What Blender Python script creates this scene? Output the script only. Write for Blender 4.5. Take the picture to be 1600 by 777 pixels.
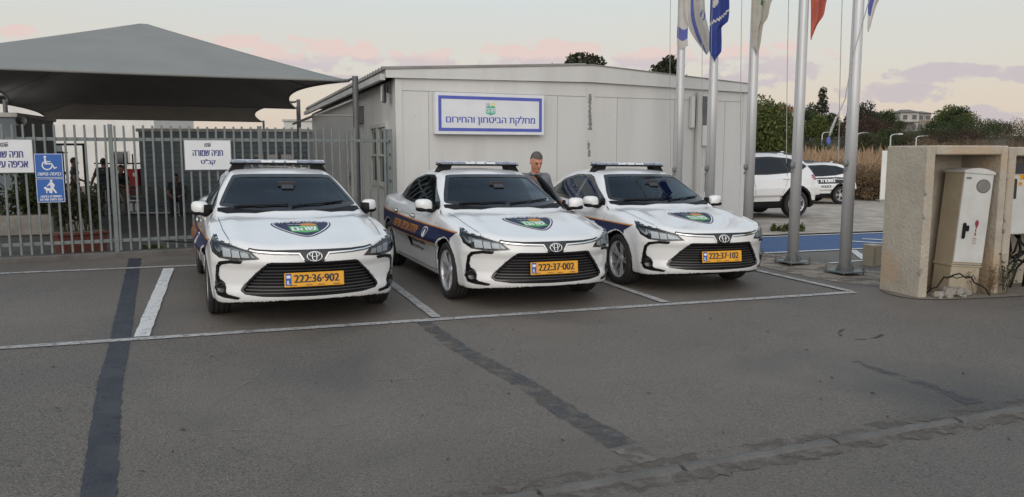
import bpy, math, random
import numpy as np
from mathutils import Vector, Matrix, Euler
from mathutils.geometry import delaunay_2d_cdt
R = math.radians
S = bpy.context.scene
C = S.collection
for _o in list(bpy.data.objects): bpy.data.objects.remove(_o)
rng = random.Random(7)
NR = np.random.RandomState(11)

# ------------------------------------------------------------------ camera
PITCH = .1235
cam_d = bpy.data.cameras.new('camera'); cam_d.sensor_width = 36; cam_d.lens = 36*1228/1600
cam_d.clip_start = .05; cam_d.clip_end = 3000
cam = bpy.data.objects.new('camera', cam_d); C.objects.link(cam)
cam.location = (0, 0, 1.63); cam.rotation_euler = (math.pi/2-PITCH, 0, 0)
S.camera = cam

# ------------------------------------------------------------------ sky, sun, exposure (dusk: sun just at the horizon behind the camera)
SUN_AZ = math.atan2(-.12, -.99)      # clockwise from +Y
SUN_EL = R(5.0)
W = bpy.data.worlds.new('World'); S.world = W; W.use_nodes = True
nt = W.node_tree; nt.nodes.clear(); L = nt.links.new
def N(t, **k):
    n = nt.nodes.new(t)
    for a, b in k.items(): setattr(n, a, b)
    return n
out = N('ShaderNodeOutputWorld'); bg = N('ShaderNodeBackground'); bg.inputs[1].default_value = .12
sky = N('ShaderNodeTexSky', sky_type='NISHITA', sun_disc=False)
sky.sun_elevation = SUN_EL; sky.sun_rotation = SUN_AZ; sky.air_density = 1.0; sky.dust_density = 2.0; sky.ozone_density = 1.0
tc = N('ShaderNodeTexCoord'); sx = N('ShaderNodeSeparateXYZ'); L(tc.outputs['Generated'], sx.inputs[0])
def math_n(op, a, b=None, clamp=False):
    m = N('ShaderNodeMath', operation=op, use_clamp=clamp)
    for i, v in enumerate((a, b)):
        if v is None: continue
        if isinstance(v, (int, float)): m.inputs[i].default_value = v
        else: L(v, m.inputs[i])
    return m.outputs[0]
def mixc(f, a, b):
    m = N('ShaderNodeMix', data_type='RGBA')
    for i, v in ((0, f), (6, a), (7, b)):
        if isinstance(v, (int, float)): m.inputs[i].default_value = v
        elif isinstance(v, tuple): m.inputs[i].default_value = v+(1,)
        else: L(v, m.inputs[i])
    return m.outputs[2]
def ramp(f, pts):
    r = N('ShaderNodeValToRGB'); L(f, r.inputs[0]); e = r.color_ramp.elements
    r.color_ramp.interpolation = 'EASE'
    while len(e) < len(pts): e.new(.5)
    for q, (p, c) in zip(e, pts):
        q.position = p; q.color = (c if isinstance(c, tuple) else (c, c, c))+(1,)
    return r.outputs[0]
# thin high veil: evens the clear sky out into the pale cream-to-blue gradient of dusk
SK = 9.6
veil = ramp(sx.outputs['Z'], [(0, (.75, .64, .56)), (.05, (.785, .685, .595)), (.12, (.75, .725, .68)), (.22, (.71, .775, .80)), (.45, (.57, .66, .755)), (1, (.50, .61, .76))])
vm = N('ShaderNodeVectorMath', operation='SCALE'); L(veil, vm.inputs[0]); vm.inputs[3].default_value = SK
base = mixc(.80, sky.outputs[0], vm.outputs[0])
# the west behind the camera is brighter and warmer
wd = N('ShaderNodeVectorMath', operation='DOT_PRODUCT'); L(tc.outputs['Generated'], wd.inputs[0])
wd.inputs[1].default_value = (math.sin(SUN_AZ)*.97, math.cos(SUN_AZ)*.97, .22)
wf = math_n('POWER', math_n('MAXIMUM', wd.outputs['Value'], 0.0), 1.7)
base = mixc(math_n('MULTIPLY', wf, .9), base, (1.70*SK, 1.64*SK, 1.58*SK))
# clouds: broken pink tops over lilac-grey undersides in a low band, placed by compass bearing (tan) and height (tan)
mp = N('ShaderNodeMapping'); mp.inputs['Scale'].default_value = (1, 1, 1.7); L(tc.outputs['Generated'], mp.inputs[0])
nz = N('ShaderNodeTexNoise'); nz.inputs['Scale'].default_value = 10; nz.inputs['Detail'].default_value = 8; nz.inputs['Roughness'].default_value = .58; L(mp.outputs[0], nz.inputs['Vector'])
nf = N('ShaderNodeTexNoise'); nf.inputs['Scale'].default_value = 42; nf.inputs['Detail'].default_value = 8; L(mp.outputs[0], nf.inputs['Vector'])
yy = math_n('MAXIMUM', sx.outputs['Y'], .05); cu_ = math_n('DIVIDE', sx.outputs['X'], yy); cv_ = math_n('DIVIDE', sx.outputs['Z'], yy)
def cloud_group(lst):
    tot = None
    for u0, v0, ru, rv in lst:
        a = math_n('MULTIPLY', math_n('SUBTRACT', cu_, u0), 1/ru); b = math_n('MULTIPLY', math_n('SUBTRACT', cv_, v0), 1/rv)
        e = math_n('SUBTRACT', 1.0, math_n('ADD', math_n('MULTIPLY', a, a), math_n('MULTIPLY', b, b)))
        tot = e if tot is None else math_n('MAXIMUM', tot, e)
    nn = math_n('ADD', math_n('MULTIPLY', math_n('SUBTRACT', nz.outputs[0], .47), 4.2), math_n('MULTIPLY', math_n('SUBTRACT', nf.outputs[0], .5), 4.2))
    return math_n('ADD', math_n('MAXIMUM', tot, -3.0), nn)
front = ramp(sx.outputs['Y'], [(0, 0), (.5, 0), (.62, 1), (1, 1)])
pink = cloud_group([(-.36, .134, .05, .014), (-.615, .147, .03, .008), (-.235, .118, .10, .022), (-.12, .114, .06, .018), (.05, .119, .10, .018), (.165, .110, .07, .020), (.322, .114, .085, .024), (-.9, .12, .15, .03)])
lil = cloud_group([(.488, .072, .072, .012), (.545, .096, .075, .011), (.645, .092, .05, .013), (.62, .042, .08, .008), (.585, .052, .03, .006), (.36, .050, .09, .009), (.27, .085, .05, .010), (-.25, .088, .13, .008), (.9, .1, .15, .02)])
low = math_n('MULTIPLY', math_n('SUBTRACT', ramp(cv_, [(0, 0), (.092, .0), (.135, 1), (1, 1)]), .5), 1.3)
lit = ramp(math_n('ADD', math_n('ADD', low, math_n('ADD', math_n('MULTIPLY', nf.outputs[0], .9), math_n('MULTIPLY', nz.outputs[0], .8))), -.48), [(0, 0), (.25, .15), (.62, 1), (1, 1)])
skyc = mixc(math_n('MULTIPLY', ramp(lil, [(0, 0), (.02, .0), (.62, .72), (1, .85)]), front), base, (.535*SK, .485*SK, .515*SK))
ccol = mixc(lit, (.575*SK, .505*SK, .54*SK), (.75*SK, .575*SK, .54*SK))
skyc = mixc(math_n('MULTIPLY', ramp(pink, [(0, 0), (.02, .0), (.8, .80), (1, .84)]), front), skyc, ccol)
L(skyc, bg.inputs[0]); L(bg.outputs[0], out.inputs[0])

sun_d = bpy.data.lights.new('sun', 'SUN'); sun_d.energy = .6; sun_d.angle = R(45); sun_d.color = (1, .92, .84)
sun = bpy.data.objects.new('sun', sun_d); C.objects.link(sun)
_d = Vector((math.sin(SUN_AZ)*math.cos(R(18)), math.cos(SUN_AZ)*math.cos(R(18)), math.sin(R(18))))
sun.rotation_euler = (-_d).to_track_quat('-Z', 'Y').to_euler(); sun.location = (4, -12, 8)
S.view_settings.view_transform = 'Standard'; S.view_settings.look = 'None'
S.view_settings.exposure = -.12; S.view_settings.gamma = 1.0; S.view_settings.use_curve_mapping = False
S.cycles.use_denoising = True
S.cycles.max_bounces = 7; S.cycles.transparent_max_bounces = 16; S.cycles.caustics_reflective = False; S.cycles.caustics_refractive = False

# ------------------------------------------------------------------ helpers
def cub(pts):
    """smooth monotone-ish cubic through a table"""
    xs = np.array([p[0] for p in pts], float); ys = np.array([p[1] for p in pts], float)
    d = np.diff(ys)/np.diff(xs); m = np.zeros(len(xs))
    m[0], m[-1] = d[0], d[-1]
    for i in range(1, len(xs)-1):
        if d[i-1]*d[i] > 0:
            w1 = 2*(xs[i+1]-xs[i])+(xs[i]-xs[i-1]); w2 = (xs[i+1]-xs[i])+2*(xs[i]-xs[i-1])
            m[i] = (w1+w2)/(w1/d[i-1]+w2/d[i])
    def f(x):
        x = np.clip(x, xs[0], xs[-1]); i = np.clip(np.searchsorted(xs, x)-1, 0, len(xs)-2)
        h = xs[i+1]-xs[i]; t = (x-xs[i])/h
        return (2*t**3-3*t**2+1)*ys[i]+(t**3-2*t**2+t)*h*m[i]+(-2*t**3+3*t**2)*ys[i+1]+(t**3-t**2)*h*m[i+1]
    return f
def smax(a, b, k):
    h = np.maximum(k-np.abs(a-b), 0)/k
    return np.maximum(a, b)+h*h*k*.25
def smin(a, b, k): return -smax(-a, -b, k)
def sstep(x, a, b):
    t = min(1, max(0, (x-a)/(b-a))); return t*t*(3-2*t)

def G(x, y):
    """height of the ground: the lot falls gently to the right; the yard behind the fence falls away"""
    z = -.0137*max(-14, min(16, x))
    q = (x+7.07)*-.436+(y-10.74)*.9
    z -= .52*sstep(q, .3, 14)*sstep(-x, -.5, 4.0)
    z -= .32*sstep(y, 23.5, 31)*sstep(x, 4, 8)
    z += .018*max(0, min(60, y-38))*sstep(x, 2, 12)
    return z
U = Vector((.934, .357, 0)); V = Vector((-.357, .934, 0))       # across and along the parking bays

def mesh(name, verts, faces, mats, parent=None, mi=None, smooth=False, normals=None):
    me = bpy.data.meshes.new(name)
    me.from_pydata([tuple(v) for v in verts], [], [tuple(int(q) for q in f) for f in faces])
    if not isinstance(mats, (list, tuple)): mats = [mats]
    for m in mats: me.materials.append(m)
    if mi is not None: me.polygons.foreach_set('material_index', [int(q) for q in mi])
    if smooth: me.polygons.foreach_set('use_smooth', [True]*len(me.polygons))
    me.update()
    if normals is not None: me.normals_split_custom_set_from_vertices([tuple(n) for n in normals])
    o = bpy.data.objects.new(name, me); C.objects.link(o)
    if parent: o.parent = parent
    return o
class MB:
    def __init__(s): s.v = []; s.f = []; s.m = []; s.k = 0
    def add(s, vs, fs, m=None):
        b = len(s.v); s.v += [tuple(v) for v in vs]; s.f += [tuple(b+q for q in f) for f in fs]
        s.m += [s.k if m is None else m]*len(fs); return s
    def box(s, c, d, M=None, m=None, bev=0):
        """box centred at c with full dims d; a bevel cuts every edge"""
        x, y, z = (q/2 for q in d); M = M or Matrix.Identity(3)
        if bev <= 0:
            vs = [(a*x, b*y, e*z) for a in (-1, 1) for b in (-1, 1) for e in (-1, 1)]
            fs = [(0, 1, 3, 2), (4, 6, 7, 5), (0, 4, 5, 1), (2, 3, 7, 6), (0, 2, 6, 4), (1, 5, 7, 3)]
        else:
            bev = min(bev, x*.9, y*.9, z*.9); vs = []; idx = {}
            for a in (-1, 1):
                for b in (-1, 1):
                    for e in (-1, 1):
                        for ax in range(3):
                            p = [a*(x-bev), b*(y-bev), e*(z-bev)]; p[ax] = (a*x, b*y, e*z)[ax]
                            idx[a, b, e, ax] = len(vs); vs.append(tuple(p))
            fs = []
            for ax in range(3):
                o1, o2 = (ax+1) % 3, (ax+2) % 3
                for sg in (-1, 1):
                    q = []
                    for i, j in ((-1, -1), (1, -1), (1, 1), (-1, 1)):
                        k = [0, 0, 0]; k[ax] = sg; k[o1] = i; k[o2] = j; q.append(idx[k[0], k[1], k[2], ax])
                    fs.append(tuple(q if sg > 0 else q[::-1]))
            for ax in range(3):
                o1, o2 = (ax+1) % 3, (ax+2) % 3
                for i in (-1, 1):
                    for j in (-1, 1):
                        k0 = [0]*3; k0[ax] = -1; k0[o1] = i; k0[o2] = j; k1 = list(k0); k1[ax] = 1
                        q = [idx[(*k0, o1)], idx[(*k1, o1)], idx[(*k1, o2)], idx[(*k0, o2)]]
                        fs.append(tuple(q if i*j < 0 else q[::-1]))
            for a in (-1, 1):
                for b in (-1, 1):
                    for e in (-1, 1):
                        q = [idx[a, b, e, 0], idx[a, b, e, 1], idx[a, b, e, 2]]
                        fs.append(tuple(q if a*b*e > 0 else q[::-1]))
        c = Vector(c)
        return s.add([M @ Vector(v)+c for v in vs], fs, m)
    def cyl(s, a, b, r, r2=None, n=16, m=None, cap=True):
        return s.tube([a, b], [r, r if r2 is None else r2], n, m, cap)
    def tube(s, pts, r, n=8, m=None, cap=True):
        pts = [Vector(p) for p in pts]; rs = r if isinstance(r, (list, tuple)) else [r]*len(pts)
        vs = []; t0 = None; ref = None
        for i, p in enumerate(pts):
            t = (pts[min(i+1, len(pts)-1)]-pts[max(i-1, 0)]).normalized()
            if ref is None:
                ref = Vector((0, 0, 1)) if abs(t.z) < .9 else Vector((1, 0, 0))
            a = (ref-t*ref.dot(t)).normalized(); b = t.cross(a); ref = a
            vs += [p+(a*math.cos(2*math.pi*k/n)+b*math.sin(2*math.pi*k/n))*rs[i] for k in range(n)]
        fs = [(i*n+k, i*n+(k+1) % n, (i+1)*n+(k+1) % n, (i+1)*n+k) for i in range(len(pts)-1) for k in range(n)]
        if cap: fs += [tuple(range(n))[::-1], tuple((len(pts)-1)*n+k for k in range(n))]
        return s.add(vs, fs, m)
    def lathe(s, prof, M, n=32, m=None):
        """prof: (r, h) revolved about local z of the 4x4 matrix M"""
        vs = [M @ Vector((r*math.cos(2*math.pi*k/n), r*math.sin(2*math.pi*k/n), h)) for r, h in prof for k in range(n)]
        fs = [(i*n+k, i*n+(k+1) % n, (i+1)*n+(k+1) % n, (i+1)*n+k) for i in range(len(prof)-1) for k in range(n)]
        return s.add(vs, fs, m)
    def prism(s, poly, to3, d, m=None):
        """extrude a 2-D polygon by vector d after mapping through to3"""
        n = len(poly); A = [Vector(to3(*p)) for p in poly]; d = Vector(d)
        return s.add(A+[a+d for a in A], [tuple(range(n))[::-1], tuple(range(n, 2*n))]+[(i, (i+1) % n, n+(i+1) % n, n+i) for i in range(n)], m)
    def build(s, name, mats, parent=None, smooth=False): return mesh(name, s.v, s.f, mats, parent, s.m, smooth)
def tag(o, label, cat, group=None):
    o['label'] = label; o['category'] = cat
    if group: o['group'] = group
    return o
def empty(name, loc, rot=(0, 0, 0)):
    o = bpy.data.objects.new(name, None); C.objects.link(o); o.location = loc; o.rotation_euler = rot; o.empty_display_size = .2
    return o
def kind(o, k): o['kind'] = k; return o
def copy_tree(o, parent=None):
    c = o.copy(); C.objects.link(c); c.parent = parent
    for ch in list(o.children): copy_tree(ch, c)
    return c
def basis(ex, ez=(0, 0, 1)):
    """3x3 with columns: along, into, up"""
    ex = Vector(ex).normalized(); ez = Vector(ez).normalized(); ey = ez.cross(ex)
    return Matrix((ex, ey, ez)).transposed()
_tx = {}
def text2d(body, size=1, heb=True):
    """triangulated lettering -> (verts Nx2 centred on its box, faces, width, height)"""
    key = body
    if key not in _tx:
        cu = bpy.data.curves.new('lettering', 'FONT'); cu.body = body[::-1] if heb else body; cu.size = 1; cu.resolution_u = 3; cu.fill_mode = 'NONE'
        o = bpy.data.objects.new('lettering', cu); C.objects.link(o)
        me = bpy.data.meshes.new_from_object(o.evaluated_get(bpy.context.evaluated_depsgraph_get()))
        v0 = np.array([q.co[:2] for q in me.vertices]); e0 = [tuple(q.vertices) for q in me.edges]
        # glyph contours overlap, so fill by non-zero winding
        ov, _, of, _, _, _ = delaunay_2d_cdt([Vector(q) for q in v0], e0, [], 0, 1e-5)
        v = np.array([tuple(q) for q in ov]); f = np.array([tuple(q) for q in of if len(q) == 3]); c = v[f].mean(1)
        A = v0[[a for a, b in e0]]; B = v0[[b for a, b in e0]]; wn = np.zeros(len(c), int)
        for a, b in zip(A, B):
            up = (a[1] <= c[:, 1]) & (b[1] > c[:, 1]); dn = (b[1] <= c[:, 1]) & (a[1] > c[:, 1]); lf = (b[0]-a[0])*(c[:, 1]-a[1])-(c[:, 0]-a[0])*(b[1]-a[1])
            wn += (up & (lf > 0)).astype(int)-(dn & (lf < 0)).astype(int)
        f = [tuple(int(k) for k in q) for q in f[wn != 0]]
        used = sorted({k for q in f for k in q}); ix = {k: i for i, k in enumerate(used)}; v = v[used]; f = [tuple(ix[k] for k in q) for q in f]
        bpy.data.objects.remove(o); bpy.data.meshes.remove(me); bpy.data.curves.remove(cu)
        v -= (v.min(0)+v.max(0))/2
        _tx[key] = (v, f)
    v, f = _tx[key]; return v*size, f, np.ptp(v[:, 0])*size, np.ptp(v[:, 1])*size
def lettering(body, width, at2, heb=True, bold=.0, h=None):
    """flat lettering fitted to a width (and height): list of (verts2d, faces, layer)"""
    v, f, w, hh = text2d(body, 1, heb); v = v*np.array([width/w, (h/hh if h else width/w)])
    res = []
    for k, dx in enumerate((0, bold, -bold) if bold else (0,)):
        res.append((v+np.array([at2[0]+dx, at2[1]]), f, k))
    return res
def put_text(mb, items, to3, lift, m=None):
    for v, f, k in items: mb.add([to3(a, b, lift+k*.0004) for a, b in v], f, m)

# polygons
def chaikin(p, it=2, closed=True):
    p = [tuple(q) for q in p]
    for _ in range(it):
        r = []
        for i in range(len(p)):
            a = p[i]; b = p[(i+1) % len(p)]
            r += [tuple(.75*x+.25*y for x, y in zip(a, b)), tuple(.25*x+.75*y for x, y in zip(a, b))]
        p = r
    return p
def area(p): return .5*sum(p[i][0]*p[(i+1) % len(p)][1]-p[(i+1) % len(p)][0]*p[i][1] for i in range(len(p)))
def inset(p, d):
    if area(p) < 0: p = p[::-1]
    n = len(p); r = []
    for i in range(n):
        a, b, c = (np.array(p[j % n], float) for j in (i-1, i, i+1))
        e1 = b-a; e2 = c-b
        n1 = np.array([-e1[1], e1[0]])/(np.hypot(*e1)+1e-9); n2 = np.array([-e2[1], e2[0]])/(np.hypot(*e2)+1e-9)
        m = n1+n2; q = m@m
        r.append(tuple(b+d*m*(2/max(q, .5))))
    return r
def inpoly(P, poly):
    P = np.asarray(P); x, y = P[..., 0], P[..., 1]; r = np.zeros(x.shape, bool); n = len(poly)
    for i in range(n):
        x1, y1 = poly[i]; x2, y2 = poly[(i+1) % n]
        if y1 == y2: continue
        r ^= ((y1 > y) != (y2 > y)) & (x < (x2-x1)*(y-y1)/(y2-y1)+x1)
    return r
def sdpoly(x, y, poly):
    d = np.full(np.shape(x), 1e9); n = len(poly)
    for i in range(n):
        ax, ay = poly[i]; bx, by = poly[(i+1) % n]; ex, ey = bx-ax, by-ay
        t = np.clip(((x-ax)*ex+(y-ay)*ey)/(ex*ex+ey*ey+1e-12), 0, 1)
        d = np.minimum(d, (x-ax-t*ex)**2+(y-ay-t*ey)**2)
    d = np.sqrt(d); return np.where(inpoly(np.stack([x, y], -1), poly), -d, d)
def tri2d(poly, holes=(), step=.04, stepv=None):
    """triangulate a polygon with inner grid points so that it can be bent over a surface"""
    stepv = stepv or step; vs = []; es = []
    def dens(p):
        r = []
        for i in range(len(p)):
            a = np.array(p[i], float); b = np.array(p[(i+1) % len(p)], float)
            k = max(1, int(max(abs(b[0]-a[0])/step, abs(b[1]-a[1])/stepv)))
            r += [tuple(a+(b-a)*j/k) for j in range(k)]
        return r
    for p in [poly, *holes]:
        p = dens(p); b = len(vs); vs += p; es += [(b+i, b+(i+1) % len(p)) for i in range(len(p))]
    a = np.array(poly); lo, hi = a.min(0), a.max(0)
    gx, gy = np.meshgrid(np.arange(lo[0]+step/2, hi[0], step), np.arange(lo[1]+stepv/2, hi[1], stepv))
    g = np.stack([gx.ravel(), gy.ravel()], 1)
    ok = inpoly(g, poly)
    for hpoly in holes: ok &= ~inpoly(g, hpoly)
    bv = np.array(vs); g = g[ok]
    if len(g):
        dm = np.min(np.hypot((g[:, None, 0]-bv[None, :, 0])/step, (g[:, None, 1]-bv[None, :, 1])/stepv), 1); g = g[dm > .35]
    allv = [Vector(v) for v in vs]+[Vector(v) for v in g]
    ov, oe, of, _, _, _ = delaunay_2d_cdt(allv, es, [], 0, 1e-6)
    ov = np.array([tuple(v) for v in ov]); of = np.array([tuple(f) for f in of if len(f) == 3])
    c = ov[of].mean(1); ok = inpoly(c, poly)
    for hpoly in holes: ok &= ~inpoly(c, hpoly)
    of = of[ok]
    e1 = ov[of[:, 1]]-ov[of[:, 0]]; e2 = ov[of[:, 2]]-ov[of[:, 0]]
    ar = e1[:, 0]*e2[:, 1]-e1[:, 1]*e2[:, 0]; of[ar < 0] = of[ar < 0][:, ::-1]
    return ov, of[np.abs(ar) > 1e-10]

# implicit surfaces -> quads
def surfnets(val, o, h):
    nx, ny, nz = val.shape; ins = val < 0
    cnt = np.zeros((nx-1, ny-1, nz-1), np.int16); acc = np.zeros((nx-1, ny-1, nz-1, 3), np.float32)
    sl = lambda d: slice(d, None if d else -1)
    for ax in range(3):
        o1, o2 = [q for q in range(3) if q != ax]
        for a in (0, 1):
            for b in (0, 1):
                d0 = [0]*3; d0[o1] = a; d0[o2] = b; d1 = list(d0); d1[ax] = 1
                s0 = tuple(slice(d, n-1+d) for d, n in zip(d0, val.shape)); s1 = tuple(slice(d, n-1+d) for d, n in zip(d1, val.shape))
                v0, v1 = val[s0], val[s1]; m = ins[s0] != ins[s1]
                t = np.where(m, v0/np.where(m, v0-v1, 1), 0)
                cnt += m
                for k in range(3): acc[..., k] += np.where(m, d0[k]+(t if k == ax else 0), 0)
    act = cnt > 0; idx = np.full(cnt.shape, -1, np.int64); idx[act] = np.arange(act.sum())
    ijk = np.argwhere(act); vs = (ijk+acc[act]/cnt[act][:, None])*h+np.array(o)
    fs = []
    for ax in range(3):
        o1, o2 = (ax+1) % 3, (ax+2) % 3
        s0 = [slice(None)]*3; s1 = [slice(None)]*3; s0[ax] = slice(0, -1); s1[ax] = slice(1, None)
        m = ins[tuple(s0)] != ins[tuple(s1)]; e = np.argwhere(m); e = e[(e[:, o1] > 0) & (e[:, o2] > 0) & (e[:, o1] < val.shape[o1]-1) & (e[:, o2] < val.shape[o2]-1)]
        q = []
        for a, b in ((-1, -1), (0, -1), (0, 0), (-1, 0)):
            c = e.copy(); c[:, o1] += a; c[:, o2] += b; q.append(idx[c[:, 0], c[:, 1], c[:, 2]])
        q = np.stack(q, 1); fl = ~ins[e[:, 0], e[:, 1], e[:, 2]]; q[fl] = q[fl][:, ::-1]; fs.append(q)
    return vs, np.concatenate(fs)
def grad(F, p, e=.002):
    g = np.stack([F(*(p+d).T)-F(*(p-d).T) for d in np.eye(3)*e], 1)
    return g/(np.linalg.norm(g, axis=1, keepdims=True)+1e-9)
def implicit(F, lo, hi, h, newton=3):
    ax = [np.arange(a, b+h, h) for a, b in zip(lo, hi)]
    X, Y, Z = np.meshgrid(*ax, indexing='ij', copy=False)
    v, f = surfnets(F(X, Y, Z).astype(np.float32), lo, h)
    for _ in range(newton):
        d = F(*v.T); g = np.stack([F(*(v+e).T)-F(*(v-e).T) for e in np.eye(3)*.002], 1)/.004
        v = v-np.clip(d/((g*g).sum(1)+1e-6), -h*.5, h*.5)[:, None]*np.clip(g, -2, 2)
    return v, f

# materials
def mat(name, c, c2=None, scale=4, rough=.6, metal=0, bump=0, bscale=60, coat=0, detail=4, lo=.35, hi=.65, stretch=None, spec=.5, r2=None):
    m = bpy.data.materials.new(name); m.use_nodes = True; t = m.node_tree; b = t.nodes['Principled BSDF']
    b.inputs['Base Color'].default_value = (*c, 1); b.inputs['Roughness'].default_value = rough; b.inputs['Metallic'].default_value = metal
    b.inputs['Coat Weight'].default_value = coat; b.inputs['Coat Roughness'].default_value = .04; b.inputs['Specular IOR Level'].default_value = spec
    tcn = t.nodes.new('ShaderNodeTexCoord'); vec = tcn.outputs['Object']
    if stretch:
        mpn = t.nodes.new('ShaderNodeMapping'); mpn.inputs['Scale'].default_value = stretch; t.links.new(vec, mpn.inputs[0]); vec = mpn.outputs[0]
    if c2:
        n = t.nodes.new('ShaderNodeTexNoise'); n.inputs['Scale'].default_value = scale; n.inputs['Detail'].default_value = detail; n.inputs['Roughness'].default_value = .6
        t.links.new(vec, n.inputs['Vector'])
        r = t.nodes.new('ShaderNodeValToRGB'); r.color_ramp.elements[0].position = lo; r.color_ramp.elements[1].position = hi
        r.color_ramp.elements[0].color = (*c, 1); r.color_ramp.elements[1].color = (*c2, 1)
        t.links.new(n.outputs[0], r.inputs[0]); t.links.new(r.outputs[0], b.inputs['Base Color'])
        if r2 is not None:
            mr = t.nodes.new('ShaderNodeMapRange'); mr.inputs['To Min'].default_value = rough; mr.inputs['To Max'].default_value = r2; mr.inputs['From Min'].default_value = lo; mr.inputs['From Max'].default_value = hi
            t.links.new(n.outputs[0], mr.inputs[0]); t.links.new(mr.outputs[0], b.inputs['Roughness'])
    if bump:
        n = t.nodes.new('ShaderNodeTexNoise'); n.inputs['Scale'].default_value = bscale; n.inputs['Detail'].default_value = 5; t.links.new(vec, n.inputs['Vector'])
        bp = t.nodes.new('ShaderNodeBump'); bp.inputs['Strength'].default_value = bump; bp.inputs['Distance'].default_value = .02
        t.links.new(n.outputs[0], bp.inputs['Height']); t.links.new(bp.outputs[0], b.inputs['Normal'])
    return m
def glass(name, tint, gloss=.06, rough=.0):
    m = bpy.data.materials.new(name); m.use_nodes = True; t = m.node_tree; t.nodes.clear()
    o = t.nodes.new('ShaderNodeOutputMaterial'); mx = t.nodes.new('ShaderNodeMixShader'); tr = t.nodes.new('ShaderNodeBsdfTransparent'); gl = t.nodes.new('ShaderNodeBsdfGlossy')
    fr = t.nodes.new('ShaderNodeFresnel'); fr.inputs[0].default_value = 1.38
    gl.inputs['Roughness'].default_value = rough; tr.inputs[0].default_value = (*tint, 1); gl.inputs[0].default_value = (.78, .90, 1, 1)  # blue of the upper sky's reflection is tinted into the gloss colour
    t.links.new(fr.outputs[0], mx.inputs[0]); t.links.new(tr.outputs[0], mx.inputs[1]); t.links.new(gl.outputs[0], mx.inputs[2]); t.links.new(mx.outputs[0], o.inputs[0])
    return m
def worn(m, scale, lo, hi, amt=1.0, seed=0.0):
    """let the surface below show through where a thin film has worn off"""
    t = m.node_tree; b = t.nodes['Principled BSDF']; o = t.nodes['Material Output']; tcn = [n for n in t.nodes if n.type == 'TEX_COORD'][0]
    n = t.nodes.new('ShaderNodeTexNoise'); n.inputs['Scale'].default_value = scale; n.inputs['Detail'].default_value = 11; n.inputs['Roughness'].default_value = .68
    mpn = t.nodes.new('ShaderNodeMapping'); mpn.inputs['Location'].default_value = (seed, seed*.7, 0); t.links.new(tcn.outputs['Object'], mpn.inputs[0]); t.links.new(mpn.outputs[0], n.inputs['Vector'])
    r = t.nodes.new('ShaderNodeMapRange'); r.inputs['From Min'].default_value = lo; r.inputs['From Max'].default_value = hi; r.inputs['To Max'].default_value = amt; t.links.new(n.outputs[0], r.inputs[0])
    tr = t.nodes.new('ShaderNodeBsdfTransparent'); mx = t.nodes.new('ShaderNodeMixShader'); t.links.new(r.outputs[0], mx.inputs[0]); t.links.new(b.outputs[0], mx.inputs[1]); t.links.new(tr.outputs[0], mx.inputs[2]); t.links.new(mx.outputs[0], o.inputs[0]); return m
def leafmat(name, c, c2):
    m = mat(name, c, c2, scale=1.3, rough=.65, spec=.25); t = m.node_tree; b = t.nodes['Principled BSDF']
    tl = t.nodes.new('ShaderNodeBsdfTranslucent'); mx = t.nodes.new('ShaderNodeMixShader'); mx.inputs[0].default_value = .25
    src = b.inputs['Base Color'].links[0].from_socket; t.links.new(src, tl.inputs[0])
    o = t.nodes['Material Output']; t.links.new(b.outputs[0], mx.inputs[1]); t.links.new(tl.outputs[0], mx.inputs[2]); t.links.new(mx.outputs[0], o.inputs[0])
    return m
M = {}
M['white_paint'] = mat('white_paint', (.78, .78, .775), (.73, .73, .72), scale=1.5, rough=.35, coat=1)
M['black_plastic'] = mat('black_plastic', (.005, .005, .0055), (.009, .009, .010), scale=9, rough=.55, spec=.22)
M['gloss_black'] = mat('gloss_black', (.006, .006, .008), rough=.12, coat=.5)
M['frit'] = mat('frit', (.006, .006, .008), rough=.2)
M['lining'] = mat('lining', (.03, .032, .036), (.045, .047, .05), scale=20, rough=.85)
M['seat_cloth'] = mat('seat_cloth', (.022, .023, .026), (.035, .036, .04), scale=30, rough=.9)
M['rubber'] = mat('rubber', (.014, .014, .014), (.028, .027, .026), scale=14, rough=.8, bump=.2, bscale=90)
M['alloy'] = mat('alloy', (.60, .61, .63), (.52, .53, .55), scale=8, rough=.3, metal=.5)
M['chrome'] = mat('chrome', (.78, .79, .80), rough=.12, metal=1)
M['disc'] = mat('brake_disc', (.05, .048, .046), (.09, .08, .075), scale=20, rough=.5, metal=.6)
M['wscreen'] = glass('windscreen_glass', (.60, .69, .74))
M['tint'] = glass('side_glass', (.62, .68, .70))
M['dark_tint'] = glass('privacy_glass', (.10, .12, .14))
M['lens'] = glass('clear_lens', (.85, .88, .9))
M['lamp_bowl'] = mat('lamp_bowl', (.50, .51, .53), (.38, .39, .41), scale=12, rough=.25, metal=.4)
M['lamp_dark'] = mat('lamp_dark', (.03, .03, .035), rough=.25)
M['lamp_led'] = mat('lamp_led', (.72, .74, .76), rough=.15, coat=.5)
M['amber'] = mat('amber', (.55, .32, .14), rough=.3)
M['navy'] = mat('navy_film', (.010, .013, .052), (.013, .018, .064), scale=6, rough=.45, spec=.3)
M['orange_film'] = mat('orange_film', (.62, .24, .035), (.55, .2, .03), scale=8, rough=.4)
M['green_film'] = mat('green_film', (.06, .42, .065), (.05, .36, .06), scale=8, rough=.35)
M['white_film'] = mat('white_film', (.78, .79, .80), rough=.4)
M['black_film'] = mat('black_film', (.015, .015, .017), rough=.45)
M['plate_yellow'] = mat('plate_yellow', (.80, .38, .025), (.74, .345, .022), scale=9, rough=.4)
M['plate_blue'] = mat('plate_blue', (.03, .09, .38), rough=.4)
M['red_lens'] = mat('red_lens', (.30, .012, .014), (.22, .008, .012), scale=14, rough=.18, coat=.6)
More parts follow.
